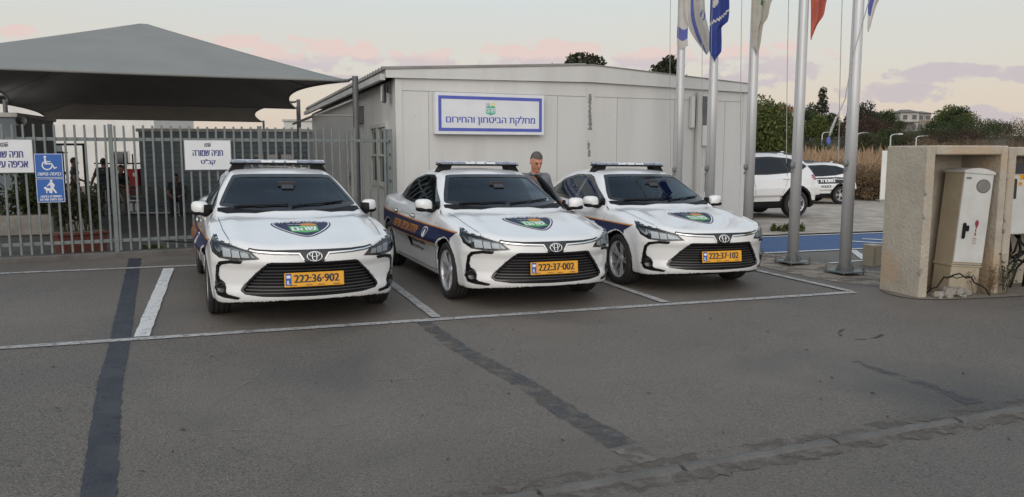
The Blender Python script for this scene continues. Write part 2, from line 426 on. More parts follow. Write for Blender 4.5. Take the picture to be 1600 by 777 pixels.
M['blue_lens'] = mat('blue_lens', (.32, .36, .43), (.18, .22, .31), scale=20, rough=.2, coat=.6)
M['bar_clear'] = mat('bar_clear', (.55, .58, .62), (.20, .23, .29), scale=22, rough=.18, coat=.6, lo=.42, hi=.58, stretch=(1, .45, .3))
M['galv'] = mat('galvanised_steel', (.145, .165, .165), (.20, .22, .215), scale=5, rough=.55, metal=.2)
M['pole'] = mat('pole_aluminium', (.54, .545, .55), (.60, .605, .61), scale=3, rough=.40, metal=.3, stretch=(1, 1, .15))
M['steel_dark'] = mat('steel_dark', (.10, .105, .11), (.14, .14, .145), scale=6, rough=.5, metal=.3)
M['rust'] = mat('rusty_steel', (.14, .095, .07), (.22, .20, .18), scale=18, rough=.75, metal=.2)
M['sign_white'] = mat('sign_white', (.72, .73, .75), (.66, .67, .69), scale=3, rough=.45)
M['sign_blue'] = mat('sign_blue', (.02, .10, .36), (.022, .115, .40), scale=4, rough=.45)
M['ink_blue'] = mat('ink_blue', (.035, .04, .20), rough=.5)
M['ink_mid'] = mat('ink_mid_blue', (.075, .10, .42), (.085, .115, .46), scale=5, rough=.45)
M['ink_black'] = mat('ink_black', (.03, .03, .035), rough=.5)
M['logo_green'] = mat('logo_green', (.10, .42, .30), rough=.5)
M['logo_yellow'] = mat('logo_yellow', (.72, .66, .28), rough=.5)
M['logo_grey'] = mat('logo_grey', (.20, .22, .18), rough=.5)

# ------------------------------------------------------------------ ground, markings
def ray(px, py):
    a = (px-800)/1228; b = (388.5-py)/1228; c, s = math.cos(PITCH), math.sin(PITCH); return a, c+b*s, b*c-s
def gnd(px, py):
    r = ray(px, py); t = 1.63/(-r[2]-.0137*r[0]); return r[0]*t, r[1]*t
def at(px, py, Y):
    r = ray(px, py); t = Y/r[1]; return Vector((r[0]*t, Y, 1.63+r[2]*t))
def sheet(name, poly, lift, m, step=1.0, kd='structure', holes=()):
    v, f = tri2d(poly, holes, step); o = mesh(name, [(a, b, G(a, b)+lift) for a, b in v], f, m, None, None, True); return kind(o, kd)
def ragged(pts, w0, w1, amp, step=.12, seed=1):
    """a band along a polyline with frayed edges"""
    r = random.Random(seed); L_ = []; R_ = []; n = 0; tot = sum(math.dist(pts[i], pts[i+1]) for i in range(len(pts)-1)); run = 0
    for i in range(len(pts)-1):
        a, b = Vector(pts[i]), Vector(pts[i+1]); d = (b-a); k = max(1, int(d.length/step)); nn = Vector((-d.y, d.x)).normalized()
        for j in range(k+(i == len(pts)-2)):
            p = a+d*j/k; t = (run+d.length*j/k)/tot; w = w0+(w1-w0)*t
            L_.append(tuple(p+nn*(w/2+r.uniform(-amp, amp)))); R_.append(tuple(p-nn*(w/2+r.uniform(-amp, amp))))
        run += d.length
    return L_+R_[::-1]
def asphalt(name, c1, c2, c3, seed):
    m = mat(name, c1, c2, scale=.55, rough=.62, bump=.8, bscale=85, lo=.3, hi=.7, detail=8, spec=.45); t = m.node_tree; b = t.nodes['Principled BSDF']
    src = b.inputs['Base Color'].links[0].from_socket; tcn = [n for n in t.nodes if n.type == 'TEX_COORD'][0]
    def noise(sc, det, lo, hi, dist=0):
        n = t.nodes.new('ShaderNodeTexNoise'); n.inputs['Scale'].default_value = sc; n.inputs['Detail'].default_value = det; n.inputs['Distortion'].default_value = dist; t.links.new(tcn.outputs['Object'], n.inputs['Vector'])
        r = t.nodes.new('ShaderNodeMapRange'); r.inputs['From Min'].default_value = lo; r.inputs['From Max'].default_value = hi; t.links.new(n.outputs[0], r.inputs[0]); return r.outputs[0]
    def mixin(f, src, col, amt):
        k = t.nodes.new('ShaderNodeMath'); k.operation = 'MULTIPLY'; k.inputs[1].default_value = amt; t.links.new(f, k.inputs[0])
        x = t.nodes.new('ShaderNodeMix'); x.data_type = 'RGBA'; t.links.new(k.outputs[0], x.inputs[0]); t.links.new(src, x.inputs[6]); x.inputs[7].default_value = (*col, 1); return x.outputs[2]
    s1 = mixin(noise(95, 4, .48, .66), src, c3, .9)               # pale aggregate
    s2 = mixin(noise(60, 5, .54, .66), s1, (.035, .033, .031), .8)    # dark pits
    s3 = mixin(noise(.16, 6, .42, .66, .6), s2, c3, .62)             # dusty worn areas
    s4 = mixin(noise(.55, 7, .52, .72, 1.2), s3, (.075, .073, .072), .45) # oil and damp stains
    # fine cracks
    vo = t.nodes.new('ShaderNodeTexVoronoi'); vo.feature = 'DISTANCE_TO_EDGE'; vo.inputs['Scale'].default_value = .33
    nn = t.nodes.new('ShaderNodeTexNoise'); nn.inputs['Scale'].default_value = 1.1; nn.inputs['Detail'].default_value = 6; t.links.new(tcn.outputs['Object'], nn.inputs['Vector'])
    ad = t.nodes.new('ShaderNodeVectorMath'); ad.operation = 'MULTIPLY_ADD'; ad.inputs[1].default_value = (1.1,)*3; t.links.new(nn.outputs['Color'], ad.inputs[0]); t.links.new(tcn.outputs['Object'], ad.inputs[2]); t.links.new(ad.outputs[0], vo.inputs['Vector'])
    r = t.nodes.new('ShaderNodeMapRange'); r.inputs['From Min'].default_value = .0; r.inputs['From Max'].default_value = .0035; r.inputs['To Min'].default_value = 1; r.inputs['To Max'].default_value = 0; t.links.new(vo.outputs[0], r.inputs[0])
    s5 = mixin(r.outputs[0], s4, (.05, .048, .045), .28)
    t.links.new(s5, b.inputs['Base Color']); return m
M['asphalt'] = asphalt('asphalt', (.100, .089, .079), (.140, .123, .106), (.235, .203, .168), 1)
M['road'] = asphalt('road_asphalt', (.092, .083, .074), (.126, .111, .097), (.205, .18, .154), 2)
M['soil'] = mat('dry_soil', (.20, .165, .125), (.13, .11, .085), scale=1.2, rough=.95, bump=.6, bscale=22, detail=9)
M['yard'] = mat('yard_paving', (.055, .055, .052), (.085, .082, .075), scale=1.4, rough=.9, bump=.3, bscale=40, detail=8)
M['gravel'] = mat('gravel', (.47, .415, .35), (.27, .235, .20), scale=2.2, rough=.95, bump=.6, bscale=18, detail=14, lo=.36, hi=.64)
M['tar'] = mat('tar', (.022, .026, .036), (.046, .049, .056), scale=5, rough=.62, bump=.5, bscale=80, detail=9, lo=.4, hi=.7)
M['tar_worn'] = mat('worn_tar', (.108, .102, .098), (.068, .070, .076), scale=7, rough=.75, bump=.5, bscale=90, detail=9, lo=.4, hi=.58)
M['apron'] = worn(mat('apron_dirt', (.33, .285, .23), (.23, .20, .165), scale=3, rough=.95, bump=.6, bscale=40, detail=11), 3.2, .46, .60, .9, 8)
M['film_dust'] = worn(mat('film_dust', (.145, .126, .106), (.11, .096, .082), scale=5, rough=.95), 4.5, .40, .56)
M['scratch'] = worn(mat('scratch', (.24, .22, .20), rough=.8), 20, .40, .56)
M['tyre_mark'] = worn(mat('tyre_mark', (.035, .033, .032), rough=.7), 6, .42, .56)
M['line'] = mat('road_paint', (.42, .41, .40), (.17, .155, .145), scale=7, rough=.75, bump=.3, bscale=90, detail=12, lo=.50, hi=.74)
M['line_white'] = mat('bay_paint', (.60, .60, .59), (.26, .25, .24), scale=9, rough=.75, detail=10, lo=.55, hi=.8)
worn(M['line'], 26, .50, .66, .85); worn(M['line_white'], 24, .56, .70, .8, 3); worn(M['tar_worn'], 6, .34, .60, .92, 5); worn(M['tar'], 14, .60, .70, .7, 2)
M['bay_blue'] = mat('bay_blue_paint', (.034, .088, .225), (.055, .10, .215), scale=2.4, rough=.75, bump=.3, bscale=80, detail=10)
M['concrete'] = mat('concrete', (.30, .28, .25), (.21, .195, .175), scale=3.2, rough=.9, bump=.45, bscale=30, detail=10)
M['kerbstone'] = mat('kerbstone', (.142, .134, .126), (.098, .092, .085), scale=4, rough=.9, bump=.6, bscale=35, detail=10)

def grid_ground():
    xs = sorted(set([-400, -250, -150, -100, -70, -50, -40, -33]+[-30+k*.7 for k in range(0, 44)]+[0, 2, 4, 6, 8, 10, 12, 14, 16, 18, 21, 24, 28, 33, 40, 50, 65, 85, 120, 180, 300, 600]))
    ys = sorted(set([-60, -40, -25, -15, -8, -4, 0, 2, 4, 6]+[8+.7*k for k in range(45)]+[42, 46, 52, 60, 70, 85, 98, 110, 150, 220, 350, 600, 1200]))
    v = [(x, y, G(x, y)) for y in ys for x in xs]; n = len(xs)
    f = [(j*n+i, j*n+i+1, (j+1)*n+i+1, (j+1)*n+i) for j in range(len(ys)-1) for i in range(n-1)]
    return kind(mesh('ground', v, f, M['soil'], None, None, True), 'structure')
grid_ground()
kl = lambda x: 3.535+.4287*x
sheet('parking_lot', [(-30, kl(-30)), (30, kl(30)), (30, 26), (4.9, 15.55), (4.9, 16.55), (-1.96, 13.35), (-30, -.42)], .006, M['asphalt'], 1.5)
sheet('road', [(-30, kl(-30)-.02), (-30, -30), (30, -30), (30, kl(30)-.02)], .004, M['road'], 3)
sheet('yard', [(-34, -2.3), (-7.07, 10.75), (-2.1, 13.16), (-8.8, 33), (-45, 40)], .022, M['yard'], .7)
sheet('gravel_lot', [(4.95, 15.6), (30, 26.05), (50, 40), (22, 37), (9, 35), (0, 33), (-1, 30), (5.0, 16.7)], .03, M['gravel'], .8)
# flush kerb between lot and road, long cracked stones
mb = MB(); r_ = random.Random(5); x = -8.0
while x < 9:
    Lk = r_.uniform(.75, 1.05); x1 = x+Lk*.919; g = .012
    a = Vector((x+g, kl(x+g), 0)); b = Vector((x1-g, kl(x1-g), 0)); n_ = Vector((-.394, .919, 0)); w = .118; k = 9; pts = []
    for i in range(k+1):
        p = a+(b-a)*i/k; e0 = r_.uniform(-.012, .012); e1 = r_.uniform(-.016, .01)
        for off, hz in ((-w/2+e1, -.01), (-w/2+.03+e1, .016), (0, .022), (w/2-.03+e0, .014), (w/2+e0, -.01)):
            q = p+n_*off; pts.append((q.x, q.y, G(q.x, q.y)+hz+r_.uniform(-.002, .002)))
    mb.add(pts, [(i*5+j, (i+1)*5+j, (i+1)*5+j+1, i*5+j+1) for i in range(k) for j in range(4)]+[(0, 1, 2, 3, 4), tuple(k*5+q for q in (4, 3, 2, 1, 0))]); x = x1
kind(mb.build('kerb', M['kerbstone'], None, False), 'structure')
# tar repairs
sheet('tar_strip', ragged([gnd(150, 830), gnd(154, 777), gnd(172, 600), gnd(187, 540), gnd(197, 480), gnd(211, 405)], .150, .165, .007, .045, 3), .010, M['tar'], .3)
sheet('tar_repair', ragged([gnd(662, 505), gnd(716, 545), gnd(818, 600), gnd(892, 650), gnd(975, 698)], .15, .19, .012, .045, 4), .010, M['tar_worn'], .3)
M['patch_pale'] = worn(mat('pale_patch', (.15, .135, .12), (.19, .17, .15), scale=8, rough=.85, bump=.4, bscale=80, detail=9), 9, .42, .62, .9, 6)
sheet('repair_patch', ragged([gnd(980, 702), gnd(1015, 724)], .17, .16, .014, .06, 5), .010, M['patch_pale'], .3)
M['smear'] = worn(mat('faint_smear', (.085, .085, .088), (.075, .076, .080), scale=4, rough=.7, bump=.4, bscale=90, detail=9), 5, .36, .60, 1.0, 4)
sheet('tar_smear', ragged([gnd(1335, 566), gnd(1430, 598), gnd(1525, 632)], .05, .17, .03, .06, 6), .010, M['smear'], .3)
sheet('kerb_dirt', ragged([(x_, kl(x_)-.10) for x_ in np.linspace(-6, 8, 15)], .11, .14, .025, .04, 9), .0095, M['film_dust'], .5)
sheet('kerb_dust', ragged([(x_, kl(x_)+.11) for x_ in np.linspace(-6, 8, 15)], .08, .10, .02, .04, 19), .0095, M['film_dust'], .5)
for k_, (a_, b_) in enumerate((((418, 577), (330, 637)), ((405, 556), (428, 566)), ((345, 676), (412, 670)), ((520, 668), (575, 660)), ((585, 596), (720, 590)))):
    sheet('scratch', ragged([gnd(*a_), gnd(*b_)], .014, .010, .003, .05, 60+k_), .0098, M['scratch'], .3)
arc_ = [gnd(1345+34*math.cos(t_), 522+10*math.sin(t_)) for t_ in np.linspace(.2, 4.0, 16)]
sheet('tyre_mark', ragged(arc_, .035, .03, .006, .05, 77), .0097, M['tyre_mark'], .3)
# painted bay lines
ln = lambda pts, w, lift, seed, m='line': sheet('bay_line', ragged(pts, w, w, .005, .15, seed), lift, M[m], .5)
ln([(-12, 3.12), (-4.094, 6.137), (4.10, 9.262)], .105, .014, 1)
ln([gnd(-60, 431), gnd(0, 429), gnd(305, 416), gnd(390, 411)], .10, .014, 2)
ln([(-3.16, 6.56), (-4.575, 10.36)], .125, .0185, 3, 'line_white')
ln([(-.735, 7.51), (-2.35, 11.75)], .10, .0185, 4); ln([(1.675, 8.43), (.05, 12.65)], .10, .0185, 5); ln([(4.06, 9.30), (2.70, 12.8)], .10, .0185, 6)
# blue bay for disabled drivers with white borders and symbol
q = [gnd(1150, 399), gnd(1380, 390), gnd(1380, 365.5), gnd(1150, 373)]; d_ = Vector((.925, .38))
b0, b1 = Vector(q[0]), Vector(q[3]); ext = lambda p, t: tuple(p+d_*t)
sheet('blue_bay', [ext(b0, 0), ext(b0, 14), ext(b1, 14), ext(b1, 0)], .010, M['bay_blue'], 1.5)
ln([ext(b0, 0), ext(b0, 14)], .10, .0185, 7, 'line_white'); ln([ext(b1, 0), ext(b1, 14)], .10, .0185, 8, 'line_white')
ln([gnd(1332, 392), gnd(1352, 407)], .13, .016, 9, 'line_white'); ln([gnd(1296, 412.5), gnd(1366, 407)], .08, .0145, 10, 'line_white')
c_ = Vector(gnd(1372, 378)); sym = ragged([tuple(c_+Vector(p)) for p in ((-.55, -.1), (-.1, -.35), (.35, -.15), (.15, .25), (-.15, .35))], .14, .14, .004, .08, 11)
sheet('bay_symbol', sym, .0185, M['line_white'], .3)
sheet('dusty_apron', chaikin([(3.35, 12.2), (3.75, 10.9), (4.05, 10.15), (4.7, 9.55), (5.6, 9.9), (5.4, 10.6), (4.95, 11.4), (4.4, 12.55), (3.8, 13.3), (3.3, 13.4)], 2), .012, M['apron'], .3)
M['dust'] = mat('dust', (.20, .17, .135), (.13, .112, .092), scale=6, rough=.95, bump=.6, bscale=50, detail=9)
sheet('verge', chaikin([(4.45, 9.0), (4.75, 8.78), (5.9, 9.1), (9, 10.1), (14, 12), (14, 12.8), (6, 9.9), (4.5, 9.6)], 1), .014, M['dust'], .5)
# litter on the asphalt
mb = MB(); r_ = random.Random(21)
for px, py in [(742, 571), (660, 652), (612, 598), (795, 618), (700, 720), (1020, 742), (1282, 598), (1300, 592), (1363, 617), (470, 560), (1200, 520), (1110, 500), (1500, 560), (905, 540), (770, 548), (880, 690), (1130, 680), (330, 560), (90, 640)]+[(r_.uniform(30, 1580), r_.uniform(485, 760)) for _ in range(16)]:
    x, y = gnd(px, py); s_ = r_.uniform(.005, .014); a = r_.uniform(0, 6.3); z = G(x, y)+.008
    mb.add([(x+s_*math.cos(a)*2, y+s_*math.sin(a)*2, z+.002), (x-s_*math.sin(a)*.6, y+s_*math.cos(a)*.6, z+.012*r_.random()+.004), (x-s_*math.cos(a)*2, y-s_*math.sin(a)*2, z+.003), (x+s_*math.sin(a)*.6, y-s_*math.cos(a)*.6, z+.001)], [(0, 1, 2, 3), (3, 2, 1, 0)])
M['leaf_litter'] = mat('leaf_litter', (.05, .038, .028), (.10, .075, .05), scale=9, rough=.9)
kind(mb.build('leaf_litter', M['leaf_litter']), 'stuff')
# loose stones at the edge of the gravel
mb = MB(); r_ = random.Random(9)
for _ in range(1500):
    t = r_.uniform(0, 14); o_ = abs(r_.gauss(0, 2.2))+.1; x = 4.8+d_.x*t-.38*o_; y = 15.5+d_.y*t+.925*o_
    s_ = r_.uniform(.012, .045); z = G(x, y)+.006
    vs = [(x+s_*r_.uniform(.6, 1.3)*math.cos(k*1.57+r_.random()), y+s_*r_.uniform(.6, 1.3)*math.sin(k*1.57+r_.random()), z) for k in range(4)]+[(x+r_.uniform(-.3, .3)*s_, y+r_.uniform(-.3, .3)*s_, z+s_*r_.uniform(.5, .9))]
    mb.add(vs, [(0, 1, 4), (1, 2, 4), (2, 3, 4), (3, 0, 4)])
M['stone'] = mat('stone', (.40, .365, .32), (.24, .215, .185), scale=5, rough=.95)
kind(mb.build('loose_stones', M['stone']), 'stuff')

# ------------------------------------------------------------------ the site office
M['cabin'] = mat('cabin_panel', (.60, .595, .575), (.53, .52, .495), scale=2.2, rough=.55, detail=9, stretch=(1, 1, .16), lo=.42, hi=.8, bump=.04, bscale=3)
M['cabin_trim'] = mat('cabin_trim', (.53, .52, .49), (.46, .45, .42), scale=2, rough=.55, stretch=(1, 1, .4))
M['seam'] = mat('panel_seam', (.24, .235, .22), (.30, .29, .27), scale=3, rough=.8)
M['peel'] = mat('bare_metal', (.14, .165, .165), (.24, .25, .24), scale=20, rough=.7)
M['roof_sheet'] = mat('roof_sheet', (.19, .18, .17), (.26, .25, .23), scale=3, rough=.75)
M['dark_pane'] = mat('dark_pane', (.02, .025, .03), rough=.08, coat=.5)
OF = empty('site_office', (-1.96, 13.4, 0), (0, 0, math.atan2(.425, .905)))
tag(OF, 'off-white prefab office cabin with a low gable and peeling paint', 'building')
WD, LN, SKW = 7.6, 13.5, .092
sk = lambda x, y, z: (x+SKW*y, y, z)
def loft_y(poly, y0, y1, mb, m=None): mb.prism(poly, lambda a, b: sk(a, y0, b), (SKW*(y1-y0), y1-y0, 0), m)
mb = MB(); loft_y([(0, -.2), (WD, -.2), (WD, 2.84), (3.8, 2.9), (0, 2.84)], 0, LN, mb); mb.build('wall', M['cabin'], OF)
mb = MB(); loft_y([(-.17, 2.838), (3.8, 2.905), (WD+.08, 2.83), (WD+.08, 3.0), (3.8, 3.215), (-.17, 2.972)], -.065, -.002, mb); mb.build('fascia', M['cabin'], OF)
mb = MB(); loft_y([(-.19, 2.968), (3.8, 3.21), (WD+.1, 2.996), (WD+.1, 3.014), (3.8, 3.232), (-.19, 2.99)], -.08, LN+.1, mb); loft_y([(-.17, 2.84), (-.15, 2.84), (-.15, 2.96), (-.17, 2.96)], -.06, LN, mb)
for k in range(48):
    y = .1+k*.28; mb.add([sk(-.20, y, 2.975), sk(-.20, y+.11, 2.975), sk(-.20, y+.085, 3.035), sk(-.20, y+.025, 3.035), sk(3.75, y, 3.232), sk(3.75, y+.11, 3.232), sk(3.75, y+.085, 3.27), sk(3.75, y+.025, 3.27)], [(0, 1, 2, 3), (3, 2, 6, 7), (0, 3, 7, 4), (1, 5, 6, 2)])
mb.build('roof', M['roof_sheet'], OF)
mb = MB(); loft_y([(-.26, 2.80), (-.17, 2.80), (-.17, 2.90), (-.26, 2.90)], -.02, LN, mb); mb.build('gutter', M['cabin_trim'], OF)
mb = MB()
for s_, w in ((.585, .006), (3.09, .005), (4.39, .005), (5.73, .006), (7.0, .005)): mb.box((s_, -.002, 1.33), (w, .005, 2.62))
for a, b in ((.13, 3.70), (3.90, 7.45)): mb.box(((a+b)/2, -.003, 2.642), (b-a, .006, .007))
mb.build('panel_seam', M['seam'], OF)
for a, w in ((.06, .12), (3.80, .17), (7.53, .13)): mb = MB(); mb.box((a, -.006, 1.34), (w, .012, 2.98), None, 0, .003); mb.build('corner_post', M['cabin'], OF)
mb = MB(); r_ = random.Random(3)
def blotch(cx, z0, z1, w):
    n = 16; l = [(cx-w*r_.uniform(.15, .5), z0+(z1-z0)*i/n) for i in range(n+1)]; rr = [(cx+w*r_.uniform(.2, .5), z0+(z1-z0)*i/n) for i in range(n+1)]
    for i in range(n): mb.add([(a, -.0135, b) for a, b in (l[i], rr[i], rr[i+1], l[i+1])], [(0, 1, 2, 3)])
blotch(3.775, 2.28, 2.69, .085); blotch(3.785, 2.02, 2.29, .10); blotch(3.76, 1.66, 1.78, .07); blotch(3.775, 1.52, 1.65, .08); blotch(3.75, 1.79, 1.82, .03)
for sx_ in (.35, 1.2, 4.2): blotch(sx_, 2.2+sx_*.02, 2.22+sx_*.02, .012)
mb.build('peeled_paint', M['peel'], OF)
mb = MB(); mb.box((6.27, -.09, 1.75), (.10, .09, 2.10), None, 0, .01); mb.box((6.13, -.05, 2.40), (.09, .08, .62), None, 1, .006); mb.box((6.40, -.06, 2.43), (.12, .10, .58), None, 2, .006); mb.box((6.44, -.06, 1.94), (.15, .09, .42), None, 1, .006)
mb.tube([(5.93, -.03, 2.7), (5.9, -.03, 1.2), (5.88, -.03, .4)], .008, 6, 2); mb.tube([(6.55, -.03, 2.0), (6.52, -.03, .8)], .007, 6, 2)
mb.build('cable_duct', [M['cabin_trim'], M['cabin'], M['steel_dark']], OF)
# left side: window, door, vent, awning, floodlight
SX = lambda y: SKW*y-.001
def side_box(mb, y0, y1, z0, z1, d, m=None, off=0.):
    y = (y0+y1)/2; mb.box((SX(y)-d/2-off, y, (z0+z1)/2), (d, y1-y0, z1-z0), Matrix.Rotation(-math.atan(SKW), 3, 'Z'), m, .004)
mb = MB()
for a, b, c, d in ((.58, 2.3, 2.05, 2.13), (.58, 2.3, .98, 1.06), (.58, .66, 1.06, 2.05), (2.22, 2.3, 1.06, 2.05), (1.42, 1.48, 1.06, 2.05), (.66, 2.22, 1.53, 1.57)): side_box(mb, a, b, c, d, .06)
w_ = mb.build('window', M['cabin_trim'], OF); mb = MB(); side_box(mb, .67, 2.21, 1.07, 2.04, .015); mb.build('pane', M['dark_pane'], w_)
mb = MB(); side_box(mb, 4.8, 5.75, .05, 2.08, .05); d_o = mb.build('door', M['cabin_trim'], OF)
mb = MB(); side_box(mb, 4.87, 5.0, 1.0, 1.06, .10); side_box(mb, 4.9, 4.95, .85, 1.15, .07); mb.build('handle', M['steel_dark'], d_o)
mb = MB(); side_box(mb, 3.2, 3.75, 2.2, 2.55, .08); mb.build('vent', M['steel_dark'], OF)
mb = MB(); mb.tube([(SX(3.6)-.95, 3.6, 2.36), (SX(9.2)-.95, 9.2, 2.36)], .03, 8); mb.tube([(SX(3.6)-.02, 3.6, 2.36), (SX(3.6)-.95, 3.6, 2.36)], .02, 6)
for y in (3.6, 6.4, 9.2): mb.tube([(SX(y)-.02, y, 2.75), (SX(y)-.95, y, 2.36)], .018, 6)
mb.build('awning', M['cabin_trim'], OF)
mb = MB(); mb.box((.02, .35, 2.72), (.10, .10, .2), None, 0, .01); mb.box((-.10, .33, 2.60), (.05, .26, .30), basis((1, -.5, .35)), 0, .012); fl_ = mb.build('floodlight', M['steel_dark'], OF)
mb = MB(); mb.box((-.132, .31, 2.59), (.01, .21, .25), basis((1, -.5, .35)), 0, .002); mb.build('lamp_glass', M['white_film'], fl_)

# office sign
SG = empty('office_sign', OF.matrix_basis @ Vector((.66, -.012, 1.915)), OF.rotation_euler); tag(SG, 'wide white sign with blue border and Hebrew lettering on the office wall', 'sign')
mb = MB(); mb.box((1.04, -.07, .355), (2.08, .135, .71), None, 0, .006); mb.build('case', M['sign_white'], SG)
mb = MB(); z0, z1, x0, x1 = .055, .655, .05, 2.03
for a, b, c, d in ((x0, x1, z0, z0+.055), (x0, x1, z1-.055, z1), (x0, x0+.055, z0+.055, z1-.055), (x1-.055, x1, z0+.055, z1-.055)): mb.box(((a+b)/2, -.1385, (c+d)/2), (b-a, .004, d-c))
mb.build('border', M['ink_mid'], SG)
to3 = lambda a, b, l: (a, -.1385-l, b)
mb = MB(); put_text(mb, lettering('מחלקת הביטחון והחירום', 1.70, (1.04, .245), bold=.005), to3, .001); mb.build('lettering', M['ink_mid'], SG)
def town_logo(parent, cx, cz, w, to3, small=True):
    s = w/.22
    P2 = lambda l: [(cx+a*s, cz+b*s) for a, b in l]
    mb = MB(); v, f = tri2d(P2([(-.095, .055), (-.10, -.075), (-.04, -.095), (0, -.115), (.05, -.095), (.10, -.075), (.095, .06), (.03, .075), (0, .05), (-.03, .075)]), (), .5); mb.add([to3(a, b, .001) for a, b in v], [tuple(q) for q in f])
    o = mb.build('town_logo', M['logo_green'], parent)
    mb = MB(); put_text(mb, lettering('שהם', .165*s, (cx, cz-.015*s), bold=.003*s, h=.085*s), to3, .0022); mb.build('logo_letters', M['sign_white'], o)
    mb = MB(); mb.add([to3(cx+.058*s+.042*s*math.cos(t), cz+.092*s+.042*s*math.sin(t), .0008) for t in np.linspace(0, 2*math.pi, 21)[:-1]], [tuple(range(20))]); mb.build('logo_sun', M['logo_yellow'], o)
    if small: mb = MB(); put_text(mb, lettering('מועצה', .075*s, (cx-.055*s, cz+.108*s)), to3, .001); put_text(mb, lettering('מקומית', .085*s, (cx-.05*s, cz+.08*s)), to3, .001); mb.build('logo_wording', M['ink_black'], o)
    return o
town_logo(SG, 1.02, .435, .20, to3)

# ------------------------------------------------------------------ picket fence with its signs
FD = Vector((.9, .436, 0)); F0 = Vector((-7.07, 10.74, 0)); FROT = math.atan2(.436, .9)
FN = empty('picket_fence', F0, (0, 0, FROT)); tag(FN, 'grey galvanised picket fence running behind the parking bays', 'fence')
fz = lambda s: G(*(F0+FD*s).xy)
pic = None; k = 0
for i in range(-5, 46):
    s_ = i*.1245+.02
    if abs((s_+.6) % 2.06-.0) < .05: continue
    if pic is None:
        mb = MB(); mb.box((0, 0, 0), (.029, .026, 1.80), None, 0, .004); mb.box((0, 0, .902), (.026, .022, .006)); pic = mb.build('picket', M['galv'], FN); o = pic
    else: o = pic.copy(); C.objects.link(o); o.parent = FN
    o.location = (s_, -.03, 1.09+rng.uniform(-.006, .006)); o.rotation_euler = (rng.uniform(-.006, .006), rng.uniform(-.006, .006), 0)
for z in (1.795, .335):
    mb = MB(); mb.box((2.48, .0, z), (6.2, .036, .05), None, 0, .004); mb.build('rail', M['galv'], FN)
for s_ in (-.56, 1.46, 3.52):
    mb = MB(); mb.box((s_, .0, 1.0), (.06, .06, 2.0), None, 0, .004); mb.box((s_, 0, 2.003), (.066, .066, .012)); mb.build('post', M['galv'], FN)
mb = MB(); mb.box((5.60, .02, 1.0), (.085, .012, 1.98), None, 0, .002); mb.box((5.555, .045, 1.0), (.010, .05, 1.98)); mb.box((5.645, .045, 1.0), (.010, .05, 1.98))
for z in np.arange(.25, 1.95, .22): mb.box((5.60, .011, z), (.02, .006, .045), None, 1)
mb.build('end_post', [M['galv'], M['lamp_dark']], FN)
mb = MB(); mb.box((2.5, .06, .09), (6.4, .22, .16), None, 0, .015); mb.build('plinth', M['kerbstone'], FN)
mb = MB(); mb.tube([(2.1+.25*i, -.055, .30-.05*math.sin(i*.55)) for i in range(15)], .010, 6); mb.build('cable', M['black_plastic'], FN)
def fence_sign(name, s0, z0, w, h, label, lines, logo=True):
    o = empty(name, F0+FD*s0+Vector((.436, -.9, 0))*.062+Vector((0, 0, z0)), (0, 0, FROT)); tag(o, label, 'sign')
    mb = MB(); mb.box((w/2, 0, h/2), (w, .016, h), None, 0, .003); mb.build('panel', M['sign_white'], o)
    mb = MB(); t = .008
    for a, b, c, d in ((0, w, 0, t), (0, w, h-t, h), (0, t, t, h-t), (w-t, w, t, h-t)): mb.box(((a+b)/2, -.009, (c+d)/2), (b-a, .006, d-c))
    mb.build('rim', M['galv'], o)
    to3 = lambda a, b, l: (a, -.009-l, b); 
    for tx, wd, cz in lines: mb = MB(); put_text(mb, lettering(tx, wd, (w/2, cz), bold=.004, h=.088), to3, .001); mb.build('lettering', M['ink_blue'], o)
    mb = MB(); put_text(mb, lettering('שהם', .085, (w/2, h-.085), bold=.002, h=.04), to3, .001); v_ = [(w/2-.04, h-.055), (w/2+.045, h-.045), (w/2+.045, h-.055), (w/2-.04, h-.062)]; mb.add([to3(a, b, .001) for a, b in v_], [(0, 1, 2, 3)]); mb.build('town_logo', M['ink_black'], o)
    return o
fence_sign('parking_sign', -.165, 1.33, .665, .462, 'white reserved parking sign at the left end of the fence, partly out of view', [('חניה שמורה', .42, .255), ('אכיפה עירונית', .52, .12)])
fence_sign('parking_sign', 2.42, 1.345, .665, .452, 'white reserved parking sign on the fence above the nearest patrol sedan', [('חניה שמורה', .42, .255), ('קב"ט', .20, .115)])
BS = empty('access_sign', F0+FD*.505+Vector((.436, -.9, 0))*.062+Vector((0, 0, .915)), (0, 0, FROT)); tag(BS, 'tall blue sign with a white wheelchair above a guide dog', 'sign')
